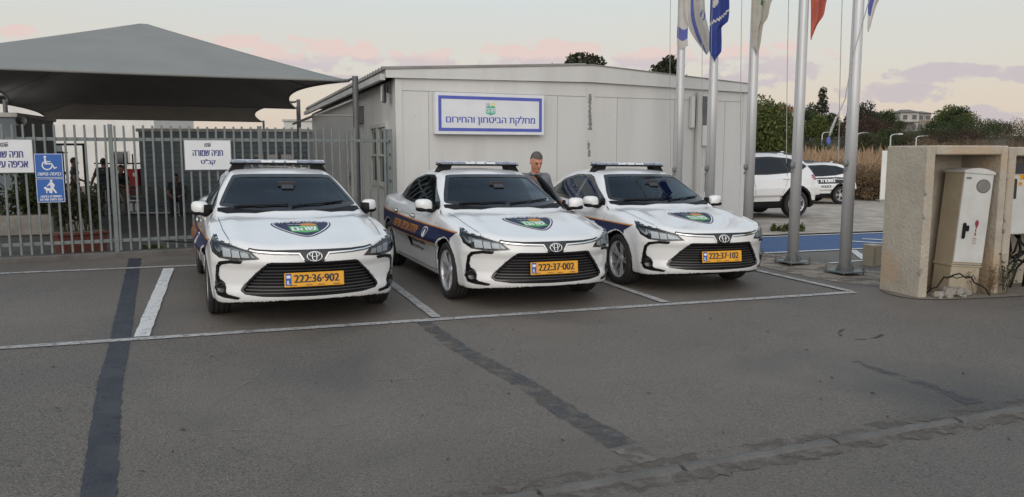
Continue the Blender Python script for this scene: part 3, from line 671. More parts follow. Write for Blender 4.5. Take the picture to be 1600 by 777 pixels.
for z0, nm in ((.342, 'upper'), (0, 'lower')):
    mb = MB(); mb.box((.172, 0, z0+.1695), (.344, .014, .337), None, 0, .003); pn = mb.build('panel', M['sign_blue'], BS)
    mb = MB(); t = .006
    for a, b, c, d in ((.004, .34, .004, .004+t), (.004, .34, .333-t, .333), (.004, .004+t, .004+t, .333-t), (.34-t, .34, .004+t, .333-t)): mb.box(((a+b)/2, -.008, z0+(c+d)/2), (b-a, .004, d-c))
    mb.build('rim', M['sign_white'], pn)
    to3 = lambda a, b, l: (a, -.0085-l, b+z0); mb = MB(); g2 = MB()
    def blob(poly): v, f = tri2d(poly, (), .5); g2.add([to3(a, b, .001) for a, b in v], [tuple(q) for q in f])
    if nm == 'upper':
        put_text(mb, lettering('כניסה נגישה', .28, (.172, .055), bold=.002, h=.042), to3, .001)
        cx, cz = .150, .175
        ring = [(cx+.066*math.cos(t), cz+.066*math.sin(t)) for t in np.linspace(R(110), R(375), 22)]; ring += [(cx+.050*math.cos(t), cz+.050*math.sin(t)) for t in np.linspace(R(375), R(110), 22)]
        blob(ring); blob([(cx-.020+.017*math.cos(t), .290+.017*math.sin(t)) for t in np.linspace(0, 2*math.pi, 15)[:-1]])
        blob([(cx-.032, .270), (cx-.010, .270), (cx-.006, .232), (cx+.045, .232), (cx+.045, .219), (cx-.005, .219), (cx-.003, .205), (cx+.062, .205), (cx+.090, .145), (cx+.112, .155), (cx+.118, .142), (cx+.082, .122), (cx+.050, .188), (cx-.028, .188)])
    else:
        put_text(mb, lettering('מאושרת כניסה', .25, (.172, .085), bold=.002, h=.030), to3, .001); mb.build('lettering', M['sign_white'], pn); mb = MB(); put_text(mb, lettering('עם חיות שירות', .27, (.172, .042), bold=.002, h=.030), to3, .001)
        blob([(.185+.017*math.cos(t), .303+.017*math.sin(t)) for t in np.linspace(0, 2*math.pi, 15)[:-1]])
        blob([(.17, .285), (.195, .285), (.225, .25), (.22, .215), (.212, .215), (.21, .20), (.25, .135), (.228, .130), (.195, .18), (.188, .13), (.165, .13), (.172, .20), (.17, .245), (.135, .225), (.13, .235)])
        blob([(.10, .215), (.115, .225), (.13, .205), (.165, .20), (.172, .175), (.165, .135), (.155, .135), (.152, .165), (.13, .165), (.128, .13), (.118, .13), (.116, .175), (.105, .19), (.088, .195)])
    mb.build('lettering', M['sign_white'], pn); g2.build('symbol', M['sign_white'], pn)

# ------------------------------------------------------------------ shade canopies over the yard
M['canopy'] = mat('canopy_fabric', (.235, .24, .228), (.215, .218, .205), scale=1.2, rough=.8, bump=.12, bscale=220)
M['canopy_in'] = mat('canopy_lining', (.36, .335, .325), (.42, .39, .375), scale=1.5, rough=.9)
def canopy(c0, w, L_, zl, zp, label, seedy):
    """c0: front right corner; spans w to the left and L_ backwards"""
    A = Vector((-.91, -.41, 0))*w; B = Vector((-.353, .936, 0))*L_; c0 = Vector(c0); mid = c0+(A+B)/2
    root = empty('shade_canopy', (mid.x, mid.y, G(mid.x, mid.y))); tag(root, label, 'canopy', 'peaked fabric canopies over the yard')
    nr, ns = 14, 24; V_ = []; F_ = []
    per = []
    for side in range(4):
        for k in range(ns):
            t = -1+2*k/ns; q = {0: (t, -1), 1: (1, t), 2: (-t, 1), 3: (-1, -t)}[side]; sc = (.03, .15, .05, .15)[side]*(1-t*t)
            q = (q[0]*(1-sc if side in (1, 3) else 1), q[1]*(1-sc if side in (0, 2) else 1)); per.append((q, t, side))
    for j in range(nr+1):
        r = 1-j/nr if j < nr else .02
        for (a, b), t, side in per:
            p = mid-A*(a*r)/2+B*(b*r)/2; z = zl+(zp-zl)*(1-r)**1.06*.985+(.10*(1-t*t)*r**3 if side in (1, 3) else 0)
            V_.append((p.x-mid.x, p.y-mid.y, z-root.location.z))
    n = len(per)
    F_ = [(j*n+i, j*n+(i+1) % n, (j+1)*n+(i+1) % n, (j+1)*n+i) for j in range(nr) for i in range(n)]; F_.append(tuple(nr*n+i for i in range(n)))
    k = len(V_); V2 = V_+[(a, b, c-.012) for a, b, c in V_]; F2 = F_+[tuple(q+k for q in f[::-1]) for f in F_]
    fb = mesh('fabric', V2, F2, [M['canopy'], M['canopy_in']], root, [0]*len(F_)+[1]*len(F_), True)
    for a_, b_ in ((6, 14), (30, 36), (78, 84)):
        ii = a_; mb = MB(); mb.tube([Vector(V_[j*n+ii])-Vector((0, 0, .014)) for j in range(0, nr+1)], .014, 6); mb.build('seam', M['steel_dark'], fb)
    mb = MB(); mb.tube([Vector(V_[i % n])-Vector((0, 0, .01)) for i in range(n+1)], .028, 8, 0, False); mb.build('hem', M['canopy'], fb, True)
    for sa, sb in ((0, 0), (1, 0), (0, 1), (1, 1)):
        p = c0+A*sa+B*sb-mid; ou = Vector((-A.x*(.5-sa)-B.x*(.5-sb), -A.y*(.5-sa)-B.y*(.5-sb), 0)).normalized()*.16; q = p+ou
        mb = MB(); g_ = G(q.x+mid.x, q.y+mid.y)-root.location.z; mb.cyl((q.x, q.y, g_), (q.x, q.y, zl+.06-root.location.z), .055, None, 14); mb.box((q.x, q.y, g_+.01), (.25, .25, .02))
        mb.tube([(q.x, q.y, zl+.03-root.location.z), (p.x, p.y, zl-root.location.z)], .022, 8); mb.build('post', M['steel_dark'], root)
canopy((-2.95, 14.45, 0), 7.3, 9.9, 2.90, 4.42, 'grey peaked canopy nearest the fence', 1)
canopy((-6.6, 24.3, 0), 9.6, 17.5, 3.12, 4.5, 'dark canopy standing behind the big grey one', 2)

# ------------------------------------------------------------------ inside the yard
M['block_wall'] = mat('white_render', (.70, .69, .66), (.62, .61, .58), scale=1.2, rough=.7)
M['shed_grey'] = mat('shed_sheet', (.10, .125, .145), (.135, .16, .175), scale=2, rough=.5)
M['red_paint'] = mat('red_paint', (.40, .025, .022), (.34, .02, .02), scale=5, rough=.4)
M['terracotta'] = mat('terracotta', (.15, .045, .03), (.115, .036, .025), scale=7, rough=.85, bump=.2)
def cabin_box(name, p0, w, dep, h, rot, label, cat, wall, ribs=0, group=None, roof_ov=.06):
    o = empty(name, (p0[0], p0[1], G(*p0)-.02), (0, 0, rot)); tag(o, label, cat, group)
    mb = MB(); mb.box((w/2, dep/2, h/2), (w, dep, h))
    for k in range(ribs): mb.box((w/2, -.012, .25+k*(h-.4)/max(1, ribs)), (w-.1, .024, (h-.4)/ribs*.5), None, 0, .008)
    mb.build('wall', wall, o); mb = MB(); mb.box((w/2, dep/2, h+.05), (w+2*roof_ov, dep+2*roof_ov, .10), None, 0, .01); mb.build('roof', M['cabin_trim'], o); return o
wb = cabin_box('white_building', (-34.5, 44.0), 14.5, 6, 4.9, .03, 'white rendered building at the back of the yard', 'building', M['block_wall'])
mb = MB(); mb.box((8.6, -.03, 1.15), (1.5, .06, 2.3), None, 0, .01); mb.build('door', M['shed_grey'], wb)
for x in (4.2, 12.6):
    mb = MB(); mb.box((x, -.02, 1.6), (.9, .05, .8), None, 0, .01); w_ = mb.build('window', M['cabin_trim'], wb); mb = MB(); mb.box((x, -.048, 1.6), (.76, .01, .66)); mb.build('pane', M['dark_pane'], w_)
wc = cabin_box('storage_cabin', (-11.95, 25.4), 5.3, 2.4, 2.62, .12, 'grey ribbed storage cabin deep in the yard behind the second parking sign', 'cabin', M['shed_grey'], 14)
for x in (1.9, 3.7, 4.15, 4.6):
    mb = MB(); mb.box((x, -.03, 1.75), (.40, .05, .34), None, 0, .006); w_ = mb.build('window', M['steel_dark'], wc); mb = MB(); mb.box((x, -.058, 1.75), (.33, .01, .27)); mb.build('pane', M['dark_pane'], w_)
cabin_box('pale_cabin', (-9.9, 34.5), 5.2, 2.5, 3.3, .1, 'pale cabin far back between the canopy and the office', 'cabin', M['block_wall'])
lc = cabin_box('grey_cabin', (-16.0, 16.2), 5.2, 3.0, 2.55, .28, 'blue-grey cabin at the far left edge behind the fence', 'cabin', M['shed_grey'], 0)
HS = empty('horn_speaker', at(31, 192, 16.6)); tag(HS, 'small grey horn loudspeaker high on the corner of the blue-grey cabin', 'loudspeaker')
mb = MB(); T = Matrix.Rotation(R(70), 4, 'X') @ Matrix.Rotation(R(40), 4, 'Y'); mb.lathe([(.02, -.06), (.035, 0), (.06, .08), (.11, .15), (.115, .155), (.10, .15), (.02, .02)], T, 20); mb.cyl((0, 0, 0), (-.12, .12, -.04), .03); mb.tube([(-.02, .02, 0), (-.14, .25, -.05)], .015, 6); mb.build('horn', M['galv'], HS, True)
RL = empty('yard_railing', (-13.75, 26.2, G(-13.75, 26.2)), (0, 0, .05)); tag(RL, 'black picket railing deep in the yard before the white building', 'railing')
for i in range(13):
    mb = MB(); mb.box((i*.29, 0, .93), (.035, .035, 1.86)); mb.build('picket', M['black_plastic'], RL)
for z in (1.55, .25): mb = MB(); mb.box((1.75, .0, z), (3.7, .03, .045)); mb.build('rail', M['black_plastic'], RL)
PG = empty('yard_gate', (-14.6, 26.0, G(-14.6, 26))); tag(PG, 'black gate frame standing open beside the yard railing', 'gate')
mb = MB()
for x in (-.55, .55): mb.box((x, 0, 1.1), (.07, .07, 2.2))
mb.box((0, 0, 2.17), (1.17, .07, .07)); mb.build('frame', M['black_plastic'], PG)
mb = MB()
for k in range(6): mb.box((-.55, .1+.15*k, 1.0), (.03, .03, 1.9))
mb.box((-.55, .5, 1.9), (.03, .95, .04)); mb.box((-.55, .5, .15), (.03, .95, .04)); mb.build('leaf', M['black_plastic'], PG)
RC = empty('hose_cabinet', (-12.35, 25.7, G(-12.35, 25.7))); tag(RC, 'red fire hose cabinet on a white stand inside the yard', 'cabinet')
mb = MB(); mb.box((0, 0, 1.0), (.46, .22, .80), None, 0, .015); bd_ = mb.build('cabinet', M['red_paint'], RC); mb = MB(); mb.box((.10, -.113, 1.22), (.10, .006, .12)); mb.build('notice', M['sign_white'], bd_)
mb = MB(); mb.box((0, .02, .30), (.36, .16, .60), None, 0, .01); mb.build('stand', M['block_wall'], RC)
BN = empty('yard_bench', (-10.95, 24.3, G(-10.95, 24.3)), (0, 0, .08)); tag(BN, 'dark slatted bench facing the fence in front of the grey storage cabin', 'bench')
mb = MB()
for k in range(4): mb.box((0, -.36+.12*k, .44), (1.75, .09, .03), None, 0, .006)
mb.build('seat', M['steel_dark'], BN); mb = MB()
for k in range(4): mb.box((0, .10+.02*k, .54+.11*k), (1.75, .025, .085), None, 0, .006)
mb.build('backrest', M['steel_dark'], BN)
for x in (-.75, .75):
    for y in (-.34, .06): mb = MB(); mb.box((x, y, .21), (.05, .05, .42)); mb.build('leg', M['alloy'], BN)
    mb = MB(); mb.box((x, -.14, .62), (.06, .46, .04), None, 0, .01); mb.build('armrest', M['alloy'], BN)
mb = MB(); mb.tube([(-.75, -.34, .12), (.75, -.34, .12)], .022, 8); mb.build('stretcher', M['alloy'], BN)

# ------------------------------------------------------------------ vehicles
def car_field(p):
    HOOD, WP, WZ, FZ, RZ, ROOF, WB = (cub(p[k]) for k in ('hood', 'wp', 'wz', 'fz', 'rz', 'roof', 'wb'))
    xf, xr, ra, xw = p['xf'], p['xr'], p['arch'], p['xw']
    def base(x, y, z):
        y = np.abs(y)
        ridge = p['ridge']*np.exp(-((y-.62)/.09)**2)*np.clip((x-.8)/.5, 0, 1)
        top = z-(HOOD(x)-p['crown']*(y/.85)**2+ridge)
        rw = np.minimum(np.hypot(x-xw, z-p['zw']), np.hypot(x+xw, z-p['zw']))
        side = y-WP(x)*WZ(z)-.010*np.exp(-((rw-ra)/.05)**2)+.012*np.exp(-((z-.43)/.09)**2)*np.exp(-(x/.8)**4)-.006*np.exp(-((z-.83)/.025)**2)*np.exp(-((x+.3)/1.1)**4)
        front = x-(xf-p['fc']*(y/.82)**2.7-FZ(z))
        rear = -x-(xr-p['rc']*(y/.8)**2.7-RZ(z))
        Lw = smax(top, side, .08); Lw = smax(Lw, front, .06); Lw = smax(Lw, rear, .07); Lw = smax(Lw, p['zb']-z+.05*np.clip((np.abs(x)-1.9)/.4, 0, 1), .05)
        xe = x+(y/.7)**2*(p['sh0']+p['sh1']*np.tanh((x+.3)/.5))
        dz = np.maximum(z-p['belt'], -.3)
        cs = y-(WB(x)-p['tum']*dz-.25*np.maximum(dz, 0)**2)
        cab = smax(z-(ROOF(xe)-.032*(y/.6)**2), cs, .07); cab = smax(cab, .55-z, .05)
        return smin(Lw, cab, .035)
    def full(x, y, z):
        f = base(x, y, z); ya = np.abs(y)
        for s in (-1, 1): f = np.maximum(f, -np.maximum(np.hypot(x-s*xw, z-p['zw'])-ra, .58-ya))
        m = f < .08
        for poly, ang, depth in p.get('cuts', ()):
            mm = m & (x > 1.2)
            if not mm.any(): continue
            X, Yy, Z = x[mm], ya[mm], z[mm]
            u = -math.sin(ang)*X+math.cos(ang)*Yy
            sd = sdpoly(u, Z, poly)
            f[mm] = np.maximum(f[mm], -np.maximum(sd, -(base(X, Yy, Z)+depth)))
        return f
    return base, full
def caster(F):
    """project 2-D points onto the implicit surface along a direction"""
    def cast(O, D, far=2.2, n=150):
        O = np.asarray(O, float); D = np.asarray(D, float); t0 = np.zeros(len(O)); hit = np.zeros(len(O), bool); t1 = np.zeros(len(O))
        for k in range(n):
            t = far*(k+1)/n; P = O+D*t; ins = (F(*P.T) < 0) & ~hit
            t1[ins] = t; t0[ins] = far*k/n; hit |= ins
        for _ in range(14):
            tm = (t0+t1)/2; P = O+D*tm[:, None]; ins = F(*P.T) < 0
            t1 = np.where(ins, tm, t1); t0 = np.where(ins, t0, tm)
        return O+D*t0[:, None], hit
    return cast
class Patcher:
    def __init__(s, F):
        s.F = F; s.cast = caster(F); s.ny = np.linspace(0, .7, 15); s.nz = np.zeros(15)
        zz = np.linspace(.60, .95, 71)      # height of the nose edge across the car: highest point that still faces forward
        for i, y in enumerate(s.ny):
            O = np.stack([np.full(71, 2.6), np.full(71, y), zz], 1); P, hit = s.cast(O, np.tile([-1., 0, 0], (71, 1)), 1.2, 200); g = grad(F, P); ok = hit & (g[:, 2] < .60); s.nz[i] = zz[ok].max() if ok.any() else .7
    def pts(s, v, mode, sg=1, ang=0):
        """2-D design coordinates -> 3-D on the body. front: (y,z); corner: (u,z) seen from an angle; side: (x,z); top: (x,y); rear: (y,z)"""
        v = np.asarray(v, float); n = len(v); O = np.zeros((n, 3)); D = np.zeros((n, 3))
        if mode == 'nose': v = np.stack([v[:, 0], np.interp(np.abs(v[:, 0]), s.ny, s.nz)+v[:, 1]], 1); mode = 'front'
        if mode == 'front': O[:] = np.stack([np.full(n, 2.6), v[:, 0], v[:, 1]], 1); D[:, 0] = -1; far = 3.2
        elif mode == 'rear': O[:] = np.stack([np.full(n, -2.6), v[:, 0], v[:, 1]], 1); D[:, 0] = 1; far = 3.2
        elif mode == 'side': O[:] = np.stack([v[:, 0], np.full(n, 1.2*sg), v[:, 1]], 1); D[:, 1] = -sg; far = 1.15
        elif mode == 'top': O[:] = np.stack([v[:, 0], v[:, 1], np.full(n, 1.9)], 1); D[:, 2] = -1; far = 1.7
        elif mode == 'corner':
            e = np.array([-math.sin(ang), math.cos(ang)]); d = np.array([math.cos(ang), math.sin(ang)])
            xy = v[:, :1]*e+d*3.0; O[:, 0] = xy[:, 0]; O[:, 1] = xy[:, 1]*sg; O[:, 2] = v[:, 1]; D[:, 0] = -d[0]; D[:, 1] = -d[1]*sg; far = 3
        P, hit = s.cast(O, D, far, 220)
        return P, hit, -D
    def patch(s, poly, mode, off, holes=(), step=.03, stepv=None, sg=1, ang=0, relief=None):
        v, f = tri2d(poly, holes, step, stepv); P, hit, out = s.pts(v, mode, sg, ang)
        g = grad(s.F, P); o = off+(relief(v) if relief else 0); P = P+g*(o[:, None] if relief is not None else o)
        f = f[hit[f].all(1)]
        n = np.cross(P[f[:, 1]]-P[f[:, 0]], P[f[:, 2]]-P[f[:, 0]]); fl = (n*out[f[:, 0]]).sum(1) < 0; f = f.copy(); f[fl] = f[fl][:, ::-1]
        return P, f, g
    def text(s, mb, items, mode, off, sg=1, m=None, flip=None):
        for v, f, k in items:
            P, hit, out = s.pts(flip(v) if flip else v, mode, sg); g = grad(s.F, P); mb.add([tuple(q) for q in P+g*(off+k*.0004)], f, m)
def shell(v, f, n, th):
    """outer skin + inner skin + rim; returns verts, faces, inner-flag per face, normals"""
    used = np.unique(f); mp_ = np.full(len(v), -1); mp_[used] = np.arange(len(used)); f = mp_[f]; v = v[used]; n = n[used]; k = len(v)
    V2 = np.concatenate([v, v-n*th]); e = {}
    for q in f:
        for i in range(len(q)): e[q[i], q[(i+1) % len(q)]] = 1
    rim = [(b, a, a+k, b+k) for a, b in e if (b, a) not in e]
    F2 = [tuple(q) for q in f]+[tuple(q[::-1]+k) for q in f]+rim
    return V2, F2, [0]*len(f)+[1]*len(f)+[1]*len(rim), np.concatenate([n, -n])

def superell(mb, c, r, e=.6, nu=24, nv=14, m=None, warp=None):
    sp = lambda a: math.copysign(abs(a)**e, a); vs = []; fs = []
    for j in range(nv+1):
        t = -math.pi/2+math.pi*j/nv
        for i in range(nu):
            a = 2*math.pi*i/nu; q = [r[0]*sp(math.cos(t))*sp(math.cos(a)), r[1]*sp(math.cos(t))*sp(math.sin(a)), r[2]*sp(math.sin(t))]
            if warp: q = warp(q)
            vs.append((c[0]+q[0], c[1]+q[1], c[2]+q[2]))
    for j in range(nv):
        for i in range(nu): fs.append((j*nu+i, j*nu+(i+1) % nu, (j+1)*nu+(i+1) % nu, (j+1)*nu+i))
    return mb.add(vs, fs, m)

def make_wheel(root, x, y, zc, r, rim, width, sg, spokes=5, dark=False):
    """brake disc with tyre and rim as sub-parts; local origin at the wheel's centre"""
    T = Matrix.Translation((0, 0, 0)) @ Matrix.Rotation(math.pi/2*(-sg), 4, 'X')     # local z -> outwards
    w = width/2
    d = MB(); d.lathe([(.0, w*.1), (rim*.72, w*.1), (rim*.72, -.02), (rim*.98, -.03), (rim*.98, -w*.9), (0, -w*.9)], T, 28)
    o = d.build('wheel', M['disc'], root, True); o.location = (x, y, zc)
    t = MB(); sh = [(rim, w*.80), (rim+.012, w*.93), (rim+.035, w), (r-.05, w*1.02), (r-.018, w*.93), (r-.004, w*.75), (r, w*.5)]
    prof = sh+[(r-.006, w*.47), (r-.006, w*.43), (r, w*.40), (r, .012), (r-.006, .008), (r-.006, -.008), (r, -.012), (r, -w*.4), (r-.006, -w*.43), (r-.006, -w*.47)]+[(a, -b) for a, b in sh[::-1]]
    t.lathe(prof, T, 44); t.build('tyre', M['rubber'], o, True)
    k = MB(); k.lathe([(rim*.93, -w*.8), (rim*.93, w*.62), (rim*.955, w*.82), (rim*1.015, w*.9), (rim*1.03, w*.82), (rim*1.0, w*.7)], T, 40)
    k.lathe([(0, w*.62), (.028, w*.62), (.032, w*.58), (.055, w*.55), (.062, w*.35)], T, 20)
    for i in range(spokes):
        for da in (-.17, .17):
            a = 2*math.pi*i/spokes+da; ca, sa = math.cos(a), math.sin(a); b0 = a-da*.55
            p0 = Vector((.045*math.cos(b0), .045*math.sin(b0), w*.50)); p1 = Vector((rim*.945*ca, rim*.945*sa, w*.70)); side = Vector((-sa, ca, 0))
            vs = []
            for p, ww in ((p0, .013), ((p0+p1)/2+Vector((0, 0, .006)), .012), (p1, .017)):
                vs += [p-side*ww-Vector((0, 0, .02)), p-side*ww*.75, p+side*ww*.75, p+side*ww-Vector((0, 0, .02))]
            k.add([T @ q for q in vs], [(j*4+a_, j*4+a_+1, j*4+a_+5, j*4+a_+4) for j in (0, 1) for a_ in range(3)]+[(11, 10, 9, 8)])
    k.build('rim', M['lamp_dark'] if dark else M['alloy'], o)
    return o

SED = dict(xf=2.30, xr=2.33, arch=.352, xw=1.35, zw=.316, fc=.37, rc=.26, zb=.185, crown=.045, ridge=.014, belt=.93, tum=.50, sh0=.04, sh1=.16,
    hood=[(-2.4, .92), (-2.28, .975), (-2.1, 1.0), (-1.7, 1.005), (-1.2, .98), (0, .95), (.9, .945), (1.2, .932), (1.55, .880), (1.85, .824), (2.05, .787), (2.2, .757), (2.32, .728)],
    wp=[(-2.4, .66), (-2.1, .775), (-1.7, .855), (-1.35, .882), (-.5, .885), (.5, .885), (1.35, .885), (1.7, .872), (1.95, .845), (2.15, .79), (2.32, .70)],
    wz=[(.15, .93), (.25, .965), (.42, .985), (.6, 1.0), (.75, .997), (.86, .98), (.95, .955), (1.1, .90)],
    fz=[(.15, .10), (.22, .035), (.30, .012), (.40, .03), (.52, .025), (.60, .0), (.64, .004), (.69, .012), (.74, .03), (.80, .09), (.9, .3)],
    rz=[(.15, .14), (.3, .04), (.5, .0), (.75, .01), (.95, .06), (1.1, .14)],
    roof=[(-2.3, .40), (-2.15, .85), (-1.9, 1.02), (-1.6, 1.13), (-1.3, 1.24), (-1.0, 1.332), (-.7, 1.375), (-.3, 1.402), (0, 1.392), (.25, 1.35), (.75, 1.148), (1.2, .95), (1.5, .78), (1.75, .40)],
    wb=[(-2.0, .50), (-1.6, .64), (-1.2, .74), (-.8, .79), (-.3, .805), (.3, .812), (.8, .800), (1.2, .765)])
HL_A = R(40)
HL = [(-1.04, .640), (-.97, .692), (-.765, .738), (-.577, .766), (-.455, .802), (-.49, .755), (-.56, .685), (-.66, .638), (-.85, .622)]
GR = chaikin([(0, .632), (.30, .632), (.40, .628), (.50, .55), (.645, .385), (.63, .352), (.45, .33), (0, .325)][1:7], 1, False)
GR_H = [(-.0, .590), (.37, .594), (.40, .588), (.50, .49), (.605, .365), (.615, .34), (.59, .318), (.45, .302), (0, .296)]
GRF = GR_H+[(-a, b) for a, b in GR_H[-2:0:-1]]
FT_A = R(38)
def cu_(x, y, a): return -math.sin(a)*x+math.cos(a)*y
FT = [(-.82, .602), (-.70, .605), (-.585, .588), (-.54, .545), (-.522, .46), (-.508, .34), (-.54, .286), (-.62, .270), (-.77, .262), (-.78, .270), (-.67, .288), (-.63, .31), (-.635, .36), (-.61, .402), (-.562, .425), (-.546, .47), (-.562, .54), (-.60, .575), (-.70, .593), (-.81, .592)]
SED['cuts'] = [(GRF, 0, .045), (HL, HL_A, .045), (FT, FT_A, .022)]
W_SHIELD = chaikin([(-.70, 1.04), (-.69, 1.018), (-.3, .986), (.3, .986), (.69, 1.018), (.70, 1.04), (.545, 1.315), (.51, 1.345), (.25, 1.355), (-.25, 1.355), (-.51, 1.345), (-.545, 1.315)], 1)
W_REAR = chaikin([(-.53, 1.07), (-.51, 1.05), (.51, 1.05), (.53, 1.07), (.44, 1.31), (.40, 1.33), (-.40, 1.33), (-.44, 1.31)], 1)
W_F = [(.72, .955), (.66, 1.01), (.06, 1.295), (-.02, 1.318), (-.085, 1.325), (-.10, .965)]
W_R = [(-.165, .968), (-.15, 1.325), (-.5, 1.318), (-.80, 1.262), (-.96, 1.19), (-1.0, .995)]
W_Q = [(-1.04, 1.0), (-1.02, 1.165), (-1.2, 1.085), (-1.37, 1.018), (-1.36, 1.006)]
D_F = [(-.125, .25), (.93, .25), (.98, .55), (.965, .90), (.82, .943), (.70, 1.025), (.08, 1.325), (-.09, 1.352), (-.125, 1.352)]
D_R = [(-.13, .25), (-.13, 1.352), (-.55, 1.345), (-.88, 1.27), (-1.015, 1.20), (-1.06, .95), (-1.05, .75), (-.97, .55), (-.94, .40), (-.93, .25)]
HINGE_F = np.array([.95, .86, 0]); HINGE_R = np.array([-.14, .87, 0])

_lo = lambda p: [(a, b-.085*max(0, b-.97)) for a, b in p]
W_SHIELD, W_REAR, W_F, W_R, W_Q, D_F, D_R = map(_lo, (W_SHIELD, W_REAR, W_F, W_R, W_Q, D_F, D_R))
def make_sedan():
    base, full = car_field(SED); pt = Patcher(base)
    v, f = implicit(full, (-2.46, -1.0, .1), (2.42, 1.0, 1.52), .0165, 3)
    n = grad(full, v, .003); c = v[f].mean(1); cn = n[f].mean(1); ay = np.abs(c[:, 1])
    root = empty('patrol_sedan', (0, 0, 0))
    # openings
    ws = inpoly(c[:, 1:], inset(W_SHIELD, .016)) & (c[:, 0] > 0) & (cn[:, 2] > .3) & (cn[:, 0] > .15)
    rw = inpoly(c[:, 1:], inset(W_REAR, .016)) & (c[:, 0] < -.9) & (cn[:, 0] < -.15)
    sd_ = np.abs(cn[:, 1]) > .25; sw = np.zeros(len(f), bool)
    for w in (W_F, W_R, W_Q): sw |= inpoly(c[:, [0, 2]], inset(w, .014)) & sd_ & (ay > .4)
    keep = ~(ws | rw | sw)
    mask_sd = sd_ & (ay > .42) & (np.sign(c[:, 1]) == np.sign(cn[:, 1]))
    parts = {}
    for nm, poly in (('F', D_F), ('R', D_R)):
        for s in (-1, 1): parts[nm, s] = mask_sd & inpoly(c[:, [0, 2]], poly) & (c[:, 1]*s > 0)
    alld = np.zeros(len(f), bool)
    for k in parts.values(): alld |= k
    # body
    fb = f[keep & ~alld]; V2, F2, inner, N2 = shell(v, fb, n, .02)
    cb = v[fb].mean(1); nb = n[fb].mean(1); rw_ = np.minimum(np.hypot(cb[:, 0]-1.35, cb[:, 2]-.316), np.hypot(cb[:, 0]+1.35, cb[:, 2]-.316))
    F0 = base(*cb.T)
    dark = ((rw_ < .358) & (F0 < -.012)) | ((nb[:, 2] < -.6) & (cb[:, 2] < .26)) | ((F0 < -.010) & (cb[:, 0] > 1.4))
    mi = [1 if d else 0 for d in dark]+[2]*len(fb)+[1]*(len(F2)-2*len(fb))
    mesh('body', V2, F2, [M['white_paint'], M['black_plastic'], M['lining']], root, mi, True, N2)
    def P_(name, m, parent, *a, org=None, **k):
        P, ff, g = pt.patch(*a, **k)
        if org is not None: P = P-org
        return mesh(name, P, ff, m, parent, None, True, g)
    # glass and its black borders
    o = P_('windscreen', M['wscreen'], root, W_SHIELD, 'front', .0015, step=.05)
    P_('windscreen_border', M['frit'], o, inset(W_SHIELD, -.008), 'front', .004, holes=[inset(W_SHIELD, .026)], step=.05, stepv=.02)
    cw = [(1.14, 0), (1.105, .38), (.96, .65), (.85, .735), (.78, .73), (.86, .62), (1.04, .36), (1.085, 0)]
    P_('cowl', M['black_plastic'], root, cw+[(a, -b) for a, b in cw[-2:0:-1]], 'top', .003, step=.03)
    o = P_('rear_window', M['tint'], root, W_REAR, 'rear', .0015, step=.05)
    P_('window_border', M['frit'], o, inset(W_REAR, -.008), 'rear', .004, holes=[inset(W_REAR, .026)], step=.05, stepv=.02)
    for s in (-1, 1):
        o = P_('quarter_window', M['tint'], root, W_Q, 'side', .0015, step=.05, sg=s)
        P_('window_border', M['frit'], o, inset(W_Q, -.012), 'side', .004, holes=[inset(W_Q, .016)], step=.05, sg=s)
        for nm, hinge, win, trim, hx in (('F', HINGE_F, W_F, [(-.1375, .945), (.80, .940), (.68, 1.03), (.07, 1.315), (-.07, 1.343), (-.1375, 1.343)], .0),
                                         ('R', HINGE_R, W_R, [(-.127, .946), (-.127, 1.343), (-.52, 1.337), (-.84, 1.267), (-.99, 1.20), (-1.036, .975)], -.90)):
            org = hinge*np.array([1, s, 1]); ff = f[parts[nm, s] & keep]
            V3, F3, inn, N3 = shell(v, ff, n, .035)
            d = mesh('door', V3-org, F3, [M['white_paint'], M['lining']], root, inn, True, N3); d.location = org
            P_('window', M['tint'], d, win, 'side', .0015, step=.06, sg=s, org=org)
            P_('window_border', M['gloss_black'], d, _lo(trim), 'side', .004, holes=[inset(win, .014)], step=.05, sg=s, org=org)
            pth = D_F[5:] + D_F[:1] if nm == 'F' else [D_R[0], D_R[1]]
            dn = [tuple(np.array(a)+(np.array(b)-np.array(a))*t) for a, b in zip(pth[:-1], pth[1:]) for t in np.linspace(0, 1, 8)[:-1]]+[pth[-1]]
            Qe, _, _ = pt.pts(dn, 'side', s); ge = grad(base, Qe); mb = MB(); mb.tube([tuple(q_) for q_ in Qe-ge*.021-org], .017, 8); mb.build('door_seal', M['black_plastic'], d, True)
            mb = MB(); Q, _, _ = pt.pts([(hx-.09, .815), (hx, .815), (hx+.09, .815)], 'side', s); Q = Q-org
            mb.box(Q[1]+np.array([0, .022*s, 0]), (.19, .022, .030), basis(Q[2]-Q[0]), 0, .009); mb.box(Q[1]+np.array([0, .006*s, -.004]), (.12, .014, .05), basis(Q[2]-Q[0]), 1, .004)
            mb.build('handle', [M['white_paint'], M['lamp_dark']], d, True)
            # shut line round the door
            ring = [(-.128, .255), (.925, .255), (.975, .55), (.962, .90), (.83, .938)] if nm == 'F' else [(-1.035, .975), (-1.056, .94), (-1.048, .75), (-.972, .56), (-.94, .42), (-.93, .255), (-.133, .255)]
            rr = [(a, b) for a, b in ring]; r2 = []
            for i in range(len(rr)):
                a = np.array(rr[max(i-1, 0)]); b = np.array(rr[min(i+1, len(rr)-1)]); t = (b-a)/np.hypot(*(b-a)); r2.append(tuple(np.array(rr[i])+.007*np.array([-t[1], t[0]])))
            P_('shut_line', M['black_plastic'], d, rr+r2[::-1], 'side', .0015, step=.08, stepv=.08, sg=s, org=org)
